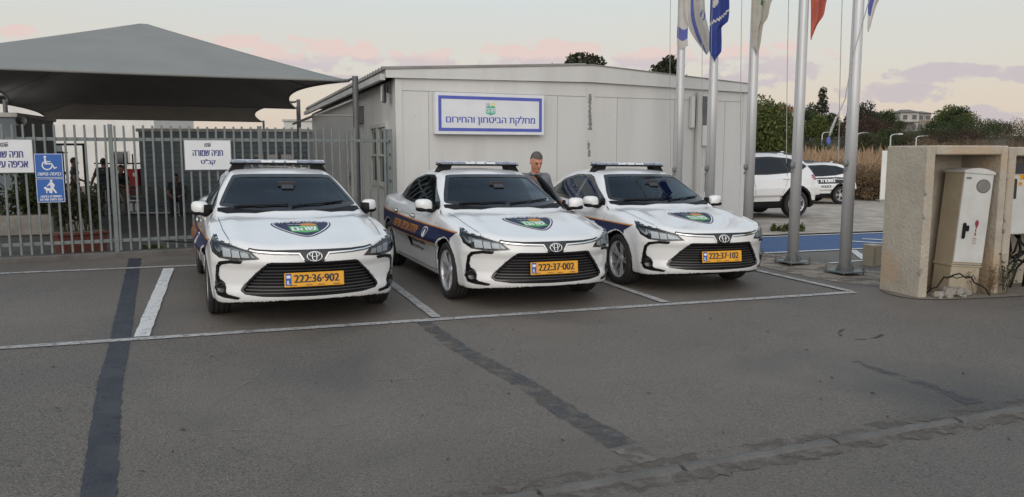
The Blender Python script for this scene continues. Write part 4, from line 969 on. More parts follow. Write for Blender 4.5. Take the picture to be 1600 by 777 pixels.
            if nm == 'F':
                mb = MB(); warp = lambda q: (q[0]*(1-.25*abs(q[1])/.12)-.03*(q[1]*s > 0)*(q[1]*s/.12)**2, q[1], q[2]*(1-.16*q[1]*s/.12)+.012*q[1]*s/.12)
                pv = np.array([.715, .845*s, .955])
                superell(mb, (-.015, .098*s, .036), (.078, .100, .068), .72, 28, 16, 0, warp)
                o = mb.build('wing_mirror', M['white_paint'], d, True); o.location = pv-org
                mb = MB(); superell(mb, (-.015, .10*s, -.014), (.07, .092, .030), .7, 20, 8, 0)
                mb.tube([(0, -.05*s, 0), (-.005, .01*s, -.03), (-.015, .055*s, -.02)], [.035, .030, .03], 10)
                mb.box((.02, -.058*s, .03), (.10, .03, .09), None, 0, .008)
                mb.build('mirror_base', M['black_plastic'], o, True)
    # front: lower grille with slats, black upper strip, emblem
    def slats(q):
        t = ((q[:, 1]-.30)/.0285) % 1; edge = sdpoly(q[:, 0], q[:, 1], GRF)
        return .026*np.exp(-((t-.5)/.2)**2)*(edge < -.012)
    P_('grille', M['black_plastic'], root, inset(GRF, -.004), 'front', -.042, step=.035, stepv=.0040, relief=slats)
    mb = MB(); pz = np.array(GRF)
    for z_ in np.arange(.322, .58, .0285):
        hw = max(abs(GRF[i][0]+(GRF[(i+1) % len(GRF)][0]-GRF[i][0])*(z_-GRF[i][1])/(GRF[(i+1) % len(GRF)][1]-GRF[i][1])) for i in range(len(GRF)) if (GRF[i][1]-z_)*(GRF[(i+1) % len(GRF)][1]-z_) < 0)-.018
        P, ff, g = pt.patch([(-hw, z_-.0045), (hw, z_-.0045), (hw, z_+.0045), (-hw, z_+.0045)], 'front', -.012, step=.05, stepv=.02); mb.add(P, ff)
    mb.build('grille_bar_sheen', M['slat_sheen'], root)  # lighter grey strips paint in the sky caught along the slat tops
    P_('grille_surround', M['gloss_black'], root, inset(GRF, -.010), 'front', .004, holes=[inset(GRF, .010)], step=.04, stepv=.02)
    st = [(0, .002), (.12, .002), (.30, .002), (.55, .000), (.57, -.034), (.30, -.040), (.135, -.044), (.078, -.115), (.05, -.121), (0, -.121)]
    o = P_('nose_strip', M['gloss_black'], root, st+[(-a, b) for a, b in st[-2:0:-1]], 'nose', .003, step=.04, stepv=.012)
    for s in (-1, 1):
        ch = [(.088, -.088), (.127, -.024), (.30, -.019), (.545, -.014), (.55, -.024), (.30, -.030), (.136, -.036), (.098, -.092)]
        P_('chrome_trim', M['chrome'], o, [(a*s, b) for a, b in ch], 'nose', .006, step=.04, stepv=.012)
    mb = MB(); q = pt.pts([(0, -.062)], 'nose')[0][0]; ez = np.array([.93, 0, .30]); ez /= np.linalg.norm(ez); up = np.array([-ez[2], 0, ez[0]])
    el = lambda cy, cz, a, b, th: mb.tube([tuple(q+ez*.014+np.array([0, cy+a*math.cos(t), 0])+up*(cz+b*math.sin(t))) for t in np.linspace(0, 2*math.pi, 29)], th, 6, 0, False)
    el(0, 0, .066, .044, .0052); el(0, 0, .021, .041, .0045); el(0, .018, .044, .021, .0045)
    mb.build('emblem', M['chrome'], o, True)
    # headlights and corner trims
    for s in (-1, 1):
        def rel(qv): return np.zeros(len(qv))
        P, ff, g = pt.patch(inset(HL, -.004), 'corner', -.036, step=.03, sg=s, ang=HL_A); h = mesh('headlight', P, ff, M['lamp_bowl'], root, None, True, g)
        mb = MB()
        for k, (u0, u1, z0, z1) in enumerate(((-.965, -.885, .640, .690), (-.873, -.790, .636, .706), (-.778, -.685, .640, .724))):
            Pp, f2, _ = pt.patch([(u0, z0), (u1, z0), (u1+.018, z1), (u0+.018, z1-.010)], 'corner', -.014, step=.04, sg=s, ang=HL_A); mb.add(Pp, f2)
        mb.build('lamp_unit', M['lamp_led'], h)
        mb = MB()
        for pl in ([(-.655, .660), (-.645, .660), (-.615, .745), (-.625, .745)], [(-.883, .634), (-.876, .634), (-.857, .708), (-.864, .708)], [(-.788, .632), (-.781, .632), (-.762, .724), (-.769, .724)], [(-.60, .70), (-.50, .768), (-.485, .785), (-.59, .758)]):
            Pp, f2, _ = pt.patch(pl, 'corner', -.020, step=.04, sg=s, ang=HL_A); mb.add(Pp, f2)
        mb.build('lamp_housing', M['lamp_dark'], h)
        P_('lens', M['lens'], h, HL, 'corner', .001, step=.03, sg=s, ang=HL_A)
        P_('lens_border', M['gloss_black'], h, inset(HL, -.011), 'corner', .0035, holes=[inset(HL, .005)], step=.04, sg=s, ang=HL_A)
        P_('bumper_trim_edge', M['black_plastic'], h, inset(FT, -.008), 'corner', .0035, holes=[inset(FT, .007)], step=.03, sg=s, ang=FT_A)
        P_('bumper_trim', M['black_plastic'], root, inset(FT, -.004), 'corner', -.016, step=.03, sg=s, ang=FT_A)
        mb = MB(); q = pt.pts([(-.588, .352)], 'corner', s, FT_A)[0][0]; nn = Vector((math.cos(FT_A), s*math.sin(FT_A), 0))
        T = Matrix.Translation(Vector(q)-nn*.012) @ nn.to_track_quat('Z', 'Y').to_matrix().to_4x4()
        mb.lathe([(.0, .012), (.036, .012), (.044, .02), (.052, .018), (.054, 0)], T, 24); mb.build('fog_lamp_cap', M['gloss_black'], root, True)
        # bonnet gap
        ln = [(1.98, .70*s), (1.6, .735*s), (1.15, .745*s), (1.0, .74*s)]
        P_('bonnet_gap', M['black_plastic'], root, ln+[(a, b-.006*s) for a, b in ln[::-1]], 'top', .0015, step=.08)
    P_('lower_lip', M['black_plastic'], root, [(-.62, .236), (.62, .236), (.60, .218), (-.60, .218)], 'front', .002, step=.06, stepv=.02)
    # number plate carrier: face and digits are added per car; windscreen furniture and cabin
    for y0, y1, x0, x1, z0, z1 in ((-.58, -.05, 1.04, 1.10, .985, 1.005), (-.02, .56, 1.08, .98, .99, 1.02)):
        mb = MB(); Q = pt.pts([(y0, z0+.02), ((y0+y1)/2, (z0+z1)/2+.022), (y1, z1+.02)], 'front')[0]; mb.tube([tuple(q_+np.array([.012, 0, .014])) for q_ in Q], .009, 6); mb.build('wiper', M['black_plastic'], root)
    mb = MB(); mb.box((.60, 0, 1.225), (.02, .20, .075), basis((.9, 0, -.3)), 0, .01); mb.box((.64, 0, 1.20), (.10, .13, .04), Matrix.Rotation(R(25), 3, 'Y'), 0, .01); mb.build('rear_view_mirror', M['lamp_dark'], root)
    mb = MB(); pr = [(1.0, .86), (.74, .93), (.64, .90), (.60, .70), (.98, .68)]
    mb.prism(pr, lambda a, b: (a, -.66, b), (0, 1.32, 0)); mb.build('dashboard', M['lining'], root)
    mb = MB(); ct = Vector((.47, .36, .92)); ax = Vector((-.9, 0, .43)).normalized(); a1 = Vector((0, 1, 0)); a2 = ax.cross(a1)
    mb.tube([ct+(a1*math.cos(t)+a2*math.sin(t))*.18 for t in np.linspace(0, 2*math.pi, 25)], .014, 8, 0, False); mb.cyl(ct, ct-ax*.2, .03); mb.box(ct, (.02, .30, .06), basis(-ax, a2.cross(a1)), 0, .008)
    mb.build('steering_wheel', M['black_plastic'], root, True)
    for s in (-1, 1):
        mb = MB(); mb.box((-.05, .36*s, .55), (.50, .50, .16), None, 0, .05); mb.box((-.36, .36*s, .86), (.14, .48, .62), Matrix.Rotation(R(-18), 3, 'Y'), 0, .05); mb.box((-.47, .36*s, 1.22), (.10, .27, .17), Matrix.Rotation(R(-12), 3, 'Y'), 0, .045); mb.box((-.45, .36*s, 1.12), (.03, .12, .10))
        mb.build('seat', M['seat_cloth'], root)
    mb = MB(); mb.box((-.95, 0, .55), (.50, 1.24, .16), None, 0, .05); mb.box((-1.26, 0, .82), (.14, 1.22, .52), Matrix.Rotation(R(-22), 3, 'Y'), 0, .05)
    for s in (-1, 1): mb.box((-1.37, .33*s, 1.10), (.09, .25, .12), None, 0, .04)
    mb.build('rear_seat', M['seat_cloth'], root)
    for x in (1.35, -1.35):
        for s in (-1, 1): make_wheel(root, x, .778*s, .316, .316, .222, .205, s)
    # beacon bar
    mb = MB(); mb.box((-.12, 0, 1.437), (.24, 1.06, .018), None, 0, .008)
    for s in (-1, 1): mb.prism([(.40, 1.36), (.55, 1.345), (.50, 1.43), (.37, 1.43)], lambda a, b, s=s: (-.03, s*a, b), (-.18, 0, 0))
    lb = mb.build('light_bar', M['black_plastic'], root)
    mb = MB(); mb.box((-.12, 0, 1.466), (.235, 1.05, .040), None, 0, .014); mb.build('lens', M['bar_clear'], lb)
    mb = MB()
    for y0, w in ((-.44, .10), (-.29, .10), (.29, .10), (.44, .10)): mb.box((.0, y0, 1.466), (.012, w, .026))
    mb.build('blue_lamp', M['blue_lens'], lb)
    mb = MB()
    for y0, w in ((-.14, .12), (.0, .10), (.14, .12)): mb.box((.0, y0, 1.466), (.012, w, .024))
    mb.build('clear_lamp', M['lamp_led'], lb)
    # shield on the bonnet: navy field, white rim, town logo, wording
    sh = chaikin([(1.485, -.29), (1.46, -.15), (1.455, 0), (1.46, .15), (1.485, .29), (1.60, .285), (1.76, .215), (1.93, .10), (2.02, 0), (1.93, -.10), (1.76, -.215), (1.60, -.285)], 2)
    b = P_('bonnet_shield', M['navy'], root, sh, 'top', .003, step=.03)
    P_('shield_rim', M['white_film'], b, inset(sh, .014), 'top', .0045, holes=[inset(sh, .026)], step=.03)
    mb = MB(); TX = lambda q: np.stack([1.0*q[:, 1], q[:, 0]], 1)      # lettering reads from the front: right = +y, down = +x
    fl = lambda q: np.stack([1.715-q[:, 1]*1.25, q[:, 0]*1.06], 1)
    pt.text(mb, lettering('אכיפה עירונית', .40, (0, .172), bold=.002, h=.036), 'top', .0050, flip=fl)
    mb.build('wording', M['white_film'], b); mb = MB(); pt.text(mb, lettering('מועצה מקומית', .105, (-.075, .098), bold=.001), 'top', .0050, flip=fl); mb.build('wording', M['white_film'], b)
    blk = [(-.13, .055), (-.12, -.085), (.0, -.125), (.12, -.085), (.13, .055), (.03, .075), (-.03, .05)]
    lg = P_('town_logo', M['green_film'], b, [tuple(fl(np.array([q]))[0]) for q in blk], 'top', .0048, step=.03)
    mb = MB(); pt.text(mb, lettering('שהם', .215, (0, -.022), bold=.005, h=.10), 'top', .0066, flip=fl); mb.build('logo_letters', M['white_film'], lg)
    sunp = [(.055+.052*math.cos(t)*1.5, .088+.04*math.sin(t)) for t in np.linspace(0, 2*math.pi, 20)[:-1]]
    P_('logo_sun', M['orange_film'], lg, [tuple(fl(np.array([q]))[0]) for q in sunp], 'top', .0060, step=.03)
    # side livery: navy band between two orange lines, lettering, badge
    for s in (-1, 1):
        arch = lambda rr, sx, a0, a1: [(sx*1.35+rr*math.cos(t), .316+rr*math.sin(t)) for t in np.linspace(R(a0), R(a1), 14)]
        band = [(1.70, .768), (1.60, .785-.06), (1.52, .69)]+arch(.372, 1, 62, 137)+[(1.05, .585)]+[(-1.06, .585)]+arch(.372, -1, 45, 128)+[(-1.66, .60), (-2.15, .63), (-2.17, .80), (-1.2, .772), (0, .757), (1.0, .757)]
        b = P_('side_band', M['navy'], root, band, 'side', .0034, step=.06, stepv=.014, sg=s)
        mb = MB()
        for pl in ([(1.72, .772), (1.0, .770), (0, .771), (-1.2, .786), (-2.17, .813), (-2.17, .799), (-1.2, .772), (0, .757), (1.0, .757), (1.66, .757)], [(1.04, .586), (-1.04, .586), (-1.04, .573), (1.035, .573)]):
            P, ff, g = pt.patch(pl, 'side', .0048, step=.06, stepv=.012, sg=s); mb.add(P, ff)
        mb.build('band_line', M['orange_film'], b)
        fl2 = lambda q: np.stack([q[:, 0]*(-s), q[:, 1]], 1)
        mb = MB(); pt.text(mb, lettering('יחידת אכיפה עירונית', 1.25, (.22*s, .672), bold=.004, h=.088), 'side', .0068, s, flip=fl2); mb.build('band_lettering', M['orange_film'], b)
        bd = chaikin([(.60, .735), (.78, .735), (.775, .66), (.69, .595), (.605, .66)], 1)
        o = P_('badge_rim', M['white_film'], b, bd, 'side', .0052, step=.05, stepv=.015, sg=s); P_('badge_field', M['navy'], o, inset(bd, .012), 'side', .0062, step=.05, stepv=.015, sg=s)
        fig = [(.66, .66), (.675, .715), (.69, .69), (.71, .72), (.72, .66), (.69, .62)]; P_('badge_figure', M['white_film'], o, fig, 'side', .0072, step=.05, stepv=.015, sg=s)
        mb = MB(); pt.text(mb, lettering('מועצה מקומית שהם', .80, (-.12*s, .512), bold=.003, h=.055), 'side', .0045, s, flip=fl2)
        mb.build('door_lettering', M['black_film'], root); mb = MB(); pt.text(mb, lettering('אגף בטחון ופיקוח', .62, (-.10*s, .432), bold=.002, h=.045), 'side', .0045, s, flip=fl2); mb.build('door_lettering', M['black_film'], root)
    return root, pt
def add_plate(root, pt, number):
    q = pt.pts([(0, .44)], 'front')[0][0]; T = Matrix.Translation((q[0]+.012, 0, .440)) @ Matrix.Rotation(R(-7), 4, 'Y')
    mb = MB(); mb.box((0, 0, 0), (.014, .535, .13), None, 0, .005); o = mb.build('number_plate', M['plate_yellow'], root); o.matrix_local = T
    mb = MB(); mb.box((.0085, -.232, .006), (.004, .05, .105), None, 0, .001); mb.build('country_strip', M['plate_blue'], o)
    to3 = lambda a, b, l: (.0075+l, a, b)
    mb = MB(); put_text(mb, lettering(number, .40, (.02, .010), False, .004, .072), to3, .001)
    for y in (-.19, -.05, .06, .20): mb.add([to3(a, b, .001) for a, b in ((y-.03, -.052), (y+.03, -.052), (y+.03, -.046), (y-.03, -.046))], [(0, 1, 2, 3)])
    mb.build('digits', M['ink_black'], o)
    mb = MB(); put_text(mb, lettering('IL', .026, (-.232, -.02), False, .001, .034), to3, .0035)
    mb.add([to3(-.232+a, .030+b, .0035) for a, b in ((-.017, -.012), (.017, -.012), (.017, .012), (-.017, .012))], [(0, 1, 2, 3)]); mb.build('country_letters', M['white_film'], o)
def place_car(root, x, y, yaw):
    root.rotation_euler = (Matrix.Rotation(.0137, 3, 'Y') @ Matrix.Rotation(yaw-math.pi/2, 3, 'Z')).to_euler(); root.location = (x, y, G(x, y)+.006)

M['slat_sheen'] = mat('slat_sheen', (.035, .035, .037), (.05, .05, .052), scale=8, rough=.35)
sedan, sedan_pt = make_sedan()
cars = [sedan, copy_tree(sedan), copy_tree(sedan)]
for c_, (x, y, yaw), num, lab in zip(cars, ((-2.722, 9.171, .4127), (-.423, 10.10, .3832), (1.666, 11.203, .3436)), ('222:36·902', '222:37·002', '222:37·102'),
        ('white patrol sedan nearest the picket fence, yellow plate 222:36-902', 'white patrol sedan in the middle bay with its driver door ajar, plate 222:37-002', 'white patrol sedan beside the flagpoles, yellow plate 222:37-102')):
    place_car(c_, x, y, yaw); add_plate(c_, sedan_pt, num); tag(c_, lab, 'police car', 'white patrol sedans in the parking bays')
for ch in cars[1].children:
    if ch.name.startswith('door') and 'lettering' not in ch.name and ch.location.x > .5 and ch.location.y > 0:
        ch.rotation_euler = (0, 0, R(-15)); ch['label'] = 'driver door standing ajar'

for ch in cars[0].children:     # the nearest sedan has its mirrors folded in
    if ch.name.startswith('door') and 'lettering' not in ch.name and ch.location.x > .5:
        for m_ in ch.children:
            if m_.name.startswith('wing_mirror'): m_.rotation_euler = (0, 0, R(48)*(1 if ch.location.y > 0 else -1)); m_['label'] = 'wing mirror folded back'
SUV = dict(xf=2.17, xr=2.15, arch=.40, xw=1.32, zw=.35, fc=.36, rc=.22, zb=.24, crown=.04, ridge=.012, belt=1.06, tum=.42, sh0=.05, sh1=.16,
    hood=[(-2.3, 1.0), (-2.1, 1.08), (-1.5, 1.08), (0, 1.06), (.9, 1.06), (1.2, 1.05), (1.6, 1.0), (1.9, .93), (2.1, .85), (2.2, .78)],
    wp=[(-2.3, .74), (-2.0, .85), (-1.6, .885), (0, .89), (1.35, .89), (1.8, .86), (2.05, .80), (2.25, .70)],
    wz=[(.2, .93), (.3, .965), (.5, .99), (.7, 1.0), (.85, .997), (.97, .98), (1.06, .96), (1.2, .92)],
    fz=[(.2, .12), (.3, .02), (.5, 0), (.7, .01), (.82, .05), (.9, .15), (1.0, .5)],
    rz=[(.2, .14), (.35, .03), (.55, .0), (.85, .03), (1.05, .10), (1.2, .2)],
    roof=[(-2.25, .40), (-2.14, .95), (-2.05, 1.12), (-1.85, 1.36), (-1.72, 1.50), (-1.5, 1.57), (-1.0, 1.62), (-.4, 1.64), (.1, 1.62), (.35, 1.56), (.8, 1.33), (1.25, 1.07), (1.55, .85), (1.8, .40)],
    wb=[(-2.2, .66), (-1.7, .76), (-1.2, .80), (-.3, .82), (.4, .81), (.9, .78), (1.3, .72)])
def make_suv(name):
    base, full = car_field(SUV); pt = Patcher(base)
    v, f = implicit(full, (-2.3, -1.0, .15), (2.3, 1.0, 1.75), .026, 3); n = grad(full, v, .003); c = v[f].mean(1); cn = n[f].mean(1)
    root = empty(name, (0, 0, 0))
    rw_ = np.minimum(np.hypot(c[:, 0]-1.32, c[:, 2]-.35), np.hypot(c[:, 0]+1.32, c[:, 2]-.35)); ay = np.abs(c[:, 1])
    dark = ((rw_ < .47) & (ay > .5) & (c[:, 2] < .80)) | (c[:, 2] < .43)
    mesh('body', v, f, [M['white_paint'], M['black_plastic']], root, dark.astype(int), True, n)
    def P_(nm, m, parent, *a, **k):
        P, ff, g = pt.patch(*a, **k); return mesh(nm, P, ff, m, parent, None, True, g)
    for s in (-1, 1):
        sw = [(.78, 1.10), (.25, 1.44), (-.05, 1.50), (-.7, 1.515), (-1.25, 1.47), (-1.60, 1.36), (-1.72, 1.28), (-1.55, 1.20), (-1.1, 1.13), (-.5, 1.10)]
        P_('window_border', M['gloss_black'], root, inset(sw, -.018), 'side', .003, step=.08, sg=s)
        for w in ([(.70, 1.115), (.25, 1.41), (-.06, 1.475), (-.08, 1.105)], [(-.15, 1.105), (-.13, 1.475), (-.72, 1.49), (-1.0, 1.475), (-1.14, 1.15), (-.55, 1.11)], [(-1.18, 1.16), (-1.05, 1.465), (-1.25, 1.44), (-1.55, 1.34), (-1.66, 1.275), (-1.52, 1.215)]):
            P_('window', M['tinted'], root, w, 'side', .0045, step=.08, sg=s)
        for hx in (-.02, -1.02):
            Q = pt.pts([(hx, .98)], 'side', s)[0][0]; mb = MB(); mb.box((Q[0], Q[1]+.02*s, Q[2]), (.2, .025, .035), None, 0, .01); mb.build('handle', M['white_paint'], root, True)
        for ln in ([(-.11, .44), (-.11, 1.10)], [(-1.10, 1.12), (-1.02, .86), (-.88, .62), (-.85, .44)], [(.98, .45), (1.0, 1.0), (.9, 1.06)]):
            P_('shut_line', M['black_plastic'], root, ln+[(a+.009, b) for a, b in ln[::-1]], 'side', .0015, step=.08, sg=s)
        P_('tail_light', M['red_lens'], root, chaikin([(-1.72, 1.02), (-1.98, 1.10), (-2.02, 1.02), (-1.98, .94), (-1.88, .93)], 1), 'side', .004, step=.04, sg=s)
        P_('headlight', M['lamp_bowl'], root, chaikin([(1.55, .92), (1.85, .86), (1.95, .78), (1.8, .78), (1.62, .85)], 1), 'side', .004, step=.05, sg=s)
        mb = MB(); superell(mb, (.80, .99*s, 1.12), (.085, .12, .085), .65, 20, 12); mb.tube([(.80, .80*s, 1.08), (.80, .92*s, 1.07)], .035, 8); mb.build('wing_mirror', M['white_paint'], root, True)
        for x in (1.32, -1.32): make_wheel(root, x, .785*s, .345, .345, .225, .22, s)
        mb = MB(); mb.tube([(.3, .56*s, 1.59), (.2, .56*s, 1.635), (-1.2, .57*s, 1.63), (-1.35, .57*s, 1.585)], .014, 6); mb.build('roof_rail', M['steel_dark'], root)
    P_('rear_window', M['tinted'], root, [(-.60, 1.15), (.60, 1.15), (.52, 1.45), (-.52, 1.45)], 'rear', .004, step=.08)
    P_('windscreen', M['tinted'], root, [(-.64, 1.10), (.64, 1.10), (.52, 1.50), (-.52, 1.50)], 'front', .004, step=.08)
    mb = MB(); mb.prism([(-1.28, 1.60), (-1.45, 1.66), (-1.5, 1.66), (-1.48, 1.58)], lambda a, b: (a, -.015, b), (0, .03, 0)); mb.build('roof_aerial', M['white_paint'], root)
    return root, pt
M['tinted'] = mat('tinted_glass', (.012, .016, .022), (.018, .022, .028), scale=2, rough=.1, spec=.3)
def place_suv(root, x, y, head):
    root.location = (x, y, G(x, y)+.028); root.rotation_euler = (0, .008, head)
suv, suv_pt = make_suv('parked_suv')
suv2 = copy_tree(suv); suv2.name = 'police_suv'
place_suv(suv, 5.68, 20.35, math.pi+.27); tag(suv, 'plain white parked SUV with dark glass, half hidden behind the flagpoles', 'SUV', 'white SUVs on the gravel lot')
place_suv(suv2, 11.5, 31.6, math.pi+.22); tag(suv2, 'white SUV with a black lettered band on its side, farthest back on the gravel', 'police SUV', 'white SUVs on the gravel lot')
for s in (-1, 1):
    P, ff, g = suv_pt.patch([(.95, .80), (-1.35, .80), (-1.62, .86), (-1.62, 1.02), (-1.2, 1.045), (.95, 1.02)], 'side', .003, step=.08, sg=s); b = mesh('side_band', P, ff, M['black_film'], suv2, None, True, g)
    fl2 = lambda q: np.stack([q[:, 0]*(-s), q[:, 1]], 1)
    mb = MB(); suv_pt.text(mb, lettering('משטרת', .62, (.70*s, .92), bold=.012, h=.13), 'side', .006, s, flip=fl2); suv_pt.text(mb, lettering('ישראל', .60, (-.17*s, .92), bold=.012, h=.13), 'side', .006, s, flip=fl2)
    P, ff, g = suv_pt.patch([(-.28, .82), (-.265, .82), (-.265, 1.02), (-.28, 1.02)], 'side', .006, step=.08, sg=s); mb.add(P, ff)
    mb.build('band_lettering', M['white_film'], b)
    mb = MB(); suv_pt.text(mb, lettering('ישראל', .34, (-.1*s, .69), bold=.006), 'side', .004, s, flip=fl2); suv_pt.text(mb, lettering('POLICE', .44, (.62*s, .69), False, bold=.006), 'side', .004, s, flip=fl2); mb.build('door_lettering', M['black_film'], suv2)
mb = MB(); mb.box((-.2, 0, 1.69), (.25, 1.1, .06), None, 0, .02); mb.build('light_bar', M['steel_dark'], suv2)

# ------------------------------------------------------------------ people
M['skin'] = mat('skin', (.50, .22, .135), (.55, .26, .165), scale=14, rough=.5)
M['skin_dark'] = mat('skin_deep', (.22, .115, .08), (.26, .135, .095), scale=14, rough=.5)
M['hair_grey'] = mat('grey_hair', (.055, .052, .05), (.12, .115, .11), scale=60, rough=.8)
M['hair_dark'] = mat('dark_hair', (.012, .010, .009), (.03, .025, .02), scale=60, rough=.7)
M['jacket'] = mat('grey_jacket', (.13, .14, .155), (.17, .18, .195), scale=9, rough=.85, bump=.3, bscale=40)
M['dark_cloth'] = mat('dark_cloth', (.018, .02, .026), (.028, .03, .036), scale=9, rough=.85)
M['khaki'] = mat('khaki_cloth', (.17, .145, .11), (.13, .11, .085), scale=9, rough=.85)
M['shoe'] = mat('shoe_leather', (.018, .016, .015), rough=.5)
M['eye'] = mat('eye', (.075, .045, .035), rough=.4)
def rcap(P, a, b, ra, rb):
    a = np.array(a, float); b = np.array(b, float); d = b-a; q = [P[k]-a[k] for k in range(3)]
    t = np.clip((q[0]*d[0]+q[1]*d[1]+q[2]*d[2])/(d@d+1e-12), 0, 1)
    return np.sqrt((q[0]-t*d[0])**2+(q[1]-t*d[1])**2+(q[2]-t*d[2])**2)-(ra+(rb-ra)*t)
def ell(P, c, r, Rm=None):
    q = [P[k]-c[k] for k in range(3)]
    if Rm is not None: q = [Rm[0][k]*q[0]+Rm[1][k]*q[1]+Rm[2][k]*q[2] for k in range(3)]
    s = np.sqrt(sum((q[k]/r[k])**2 for k in range(3))); return (s-1)*min(r)
def person(loc, rot, J, mats, label, hair, h=.012, pitch=0, yaw=0, long_sleeve=True, cat='person', group=None):
    """J: joints in a frame facing -y; mats: skin, top, trousers, shoes, eye"""
    HR = (Matrix.Rotation(yaw, 3, 'Z') @ Matrix.Rotation(pitch, 3, 'X')); hc = Vector(J['head']); HRn = [list(HR[i]) for i in range(3)]
    hp = lambda x, y, z: tuple(hc+HR @ Vector((x, y, z)))
    sh = []; add = lambda kind_, *a, m=0, k=.03: sh.append((kind_, a, m, k))
    nk = Vector(J['neck']); ch = Vector(J['chest']); pv = Vector(J['pelvis']); wst = (ch+pv)/2
    add('c', pv+Vector((-.085, 0, 0)), pv+Vector((.085, 0, 0)), .125, .125, m=2, k=.04)
    add('c', wst+Vector((-.08, 0, 0)), wst+Vector((.08, 0, 0)), .115, .115, m=1, k=.05)
    add('c', ch+Vector((-.10, .0, .02)), ch+Vector((.10, .0, .02)), .114, .114, m=1, k=.06)
    add('c', Vector(J['sl']), Vector(J['sr']), .064, .064, m=1, k=.05)
    add('c', nk-Vector((0, 0, .06)), hp(0, .02, -.05), .060, .055, m=0, k=.02)
    add('c', nk+Vector((0, -.042, -.04)), nk+Vector((0, -.072, -.115)), .036, .012, m=0, k=.02)
    for i in range(7):      # collar
        a0 = 2*math.pi*i/7; a1 = 2*math.pi*(i+1)/7; c0 = nk+Vector((0, -.005, -.035))
        add('c', c0+Vector((.075*math.cos(a0), .075*math.sin(a0), .018*math.sin(a0))), c0+Vector((.075*math.cos(a1), .075*math.sin(a1), .018*math.sin(a1))), .014, .014, m=1, k=.012)
    for s in 'lr':
        S_, E_, W_ = (Vector(J[q+s]) for q in ('s', 'e', 'w'))
        mid = S_+(E_-S_)*.55; arm = 1 if long_sleeve else 0
        add('c', S_, mid, .062, .056, m=1, k=.03); add('c', mid, E_, .053 if long_sleeve else .047, .046 if long_sleeve else .040, m=arm, k=.015)
        add('c', E_, W_, .046 if long_sleeve else .040, .036 if long_sleeve else .028, m=arm, k=.015)
        d = (W_-E_).normalized(); sd = 1 if s == 'l' else -1
        fw = Vector((0, -1, 0)); fw = (fw-d*fw.dot(d)); fw = fw.normalized() if fw.length > .2 else Vector((0, 0, -1)); inn = d.cross(fw).normalized()
        pb = W_+d*.03; add('c', W_, pb+d*.055, .025, .032, m=0, k=.015); add('c', pb+d*.03+fw*.018, pb+d*.03-fw*.018, .024, .024, m=0, k=.015)
        for fi, (o, l_) in enumerate(((.030, .070), (.010, .080), (-.010, .074), (-.029, .058))):
            k0 = pb+d*.075+fw*o; k1 = k0+d*l_*.5+inn*.004*sd; k2 = k1+(d*.85-inn*.5*sd).normalized()*l_*.5
            add('c', k0-d*.02, k1, .0095, .0088, m=0, k=.004); add('c', k1, k2, .0088, .007, m=0, k=.004)
        t0 = pb+d*.02+fw*.026; t1 = t0+(d*.6+fw*.8).normalized()*.035; add('c', t0, t1, .012, .0105, m=0, k=.006); add('c', t1, t1+(d*.95+fw*.2).normalized()*.032, .0105, .008, m=0, k=.004)
        H_, K_, A_, T_ = (Vector(J[q+s]) for q in ('h', 'k', 'a', 't'))
        add('c', H_, K_, .088, .060, m=2, k=.03); add('c', K_, A_, .060, .044, m=2, k=.02)
        add('c', A_+Vector((0, .02, -.03)), T_, .043, .034, m=3, k=.015)
    # head: skull, face, jaw, nose, ears, brow, lips, eyes
    add('e', hp(0, .012, .025), (.077, .098, .105), m=0, k=.02); add('e', hp(0, -.022, -.045), (.062, .070, .078), m=0, k=.03)
    add('c', hp(0, -.090, .012), hp(0, -.112, -.030), .010, .015, m=0, k=.012)
    add('c', hp(-.035, -.080, .030), hp(.035, -.080, .030), .007, .007, m=0, k=.02)
    add('c', hp(-.020, -.088, -.066), hp(.020, -.088, -.066), .009, .009, m=0, k=.008); add('e', hp(0, -.075, -.105), (.026, .022, .02), m=0, k=.02)
    for s in (-1, 1):
        add('e', hp(.079*s, .012, -.008), (.012, .022, .034), m=0, k=.008); add('e', hp(.030*s, -.0815, .006), (.011, .008, .0045), m=4, k=.003)
    def field(x, y, z, lab=False):
        P = (x, y, z); r = None; best = None; li = None
        for kd, a, m, k in sh:
            d = rcap(P, *a) if kd == 'c' else ell(P, a[0], a[1], HRn)
            if lab:
                d2 = d-(.0008 if m == 4 else 0)
                if best is None: best = d2.copy(); li = np.full(d.shape, m)
                else: w = d2 < best; best = np.where(w, d2, best); li = np.where(w, m, li)
            r = d if r is None else smin(r, d, k)
        return li if lab else r
    al = np.array([list(Vector(v)) for v in J.values()]); lo = al.min(0)-.16; hi = al.max(0)+.16; lo[2] = al[:, 2].min()-.07
    v, f = implicit(field, lo, hi, h, 2)
    root = empty('person', loc, (0, 0, rot)); tag(root, label, cat, group)
    mi = field(*v[f].mean(1).T, lab=True); mesh('body', v, f, mats, root, mi, True)
    def hf(x, y, z):
        d = smin(ell((x, y, z), hp(0, .014, .028), (.083, .103, .110), HRn), 1e3+0*x, .01)
        q = [x-hc[0], y-hc[1], z-hc[2]]; l = [HRn[0][k]*q[0]+HRn[1][k]*q[1]+HRn[2][k]*q[2] for k in range(3)]
        cut = np.minimum(l[2]-.068+.0*l[0], 9); cut2 = l[1]-.012      # hairline: above the brow, or behind the ears
        return np.maximum(d+.003*np.sin(l[0]*190)*np.sin(l[1]*170+l[2]*150), -np.maximum(np.maximum(l[2]-.066, cut2-.9*(l[2]+.02)*(l[2] < -.02)), np.minimum(cut2, l[2]+.075)))
    c = np.array(hc); v, f = implicit(hf, c-.16, c+.17, min(h, .008), 1); mesh('hair', v, f, hair, root, None, True)
    return root
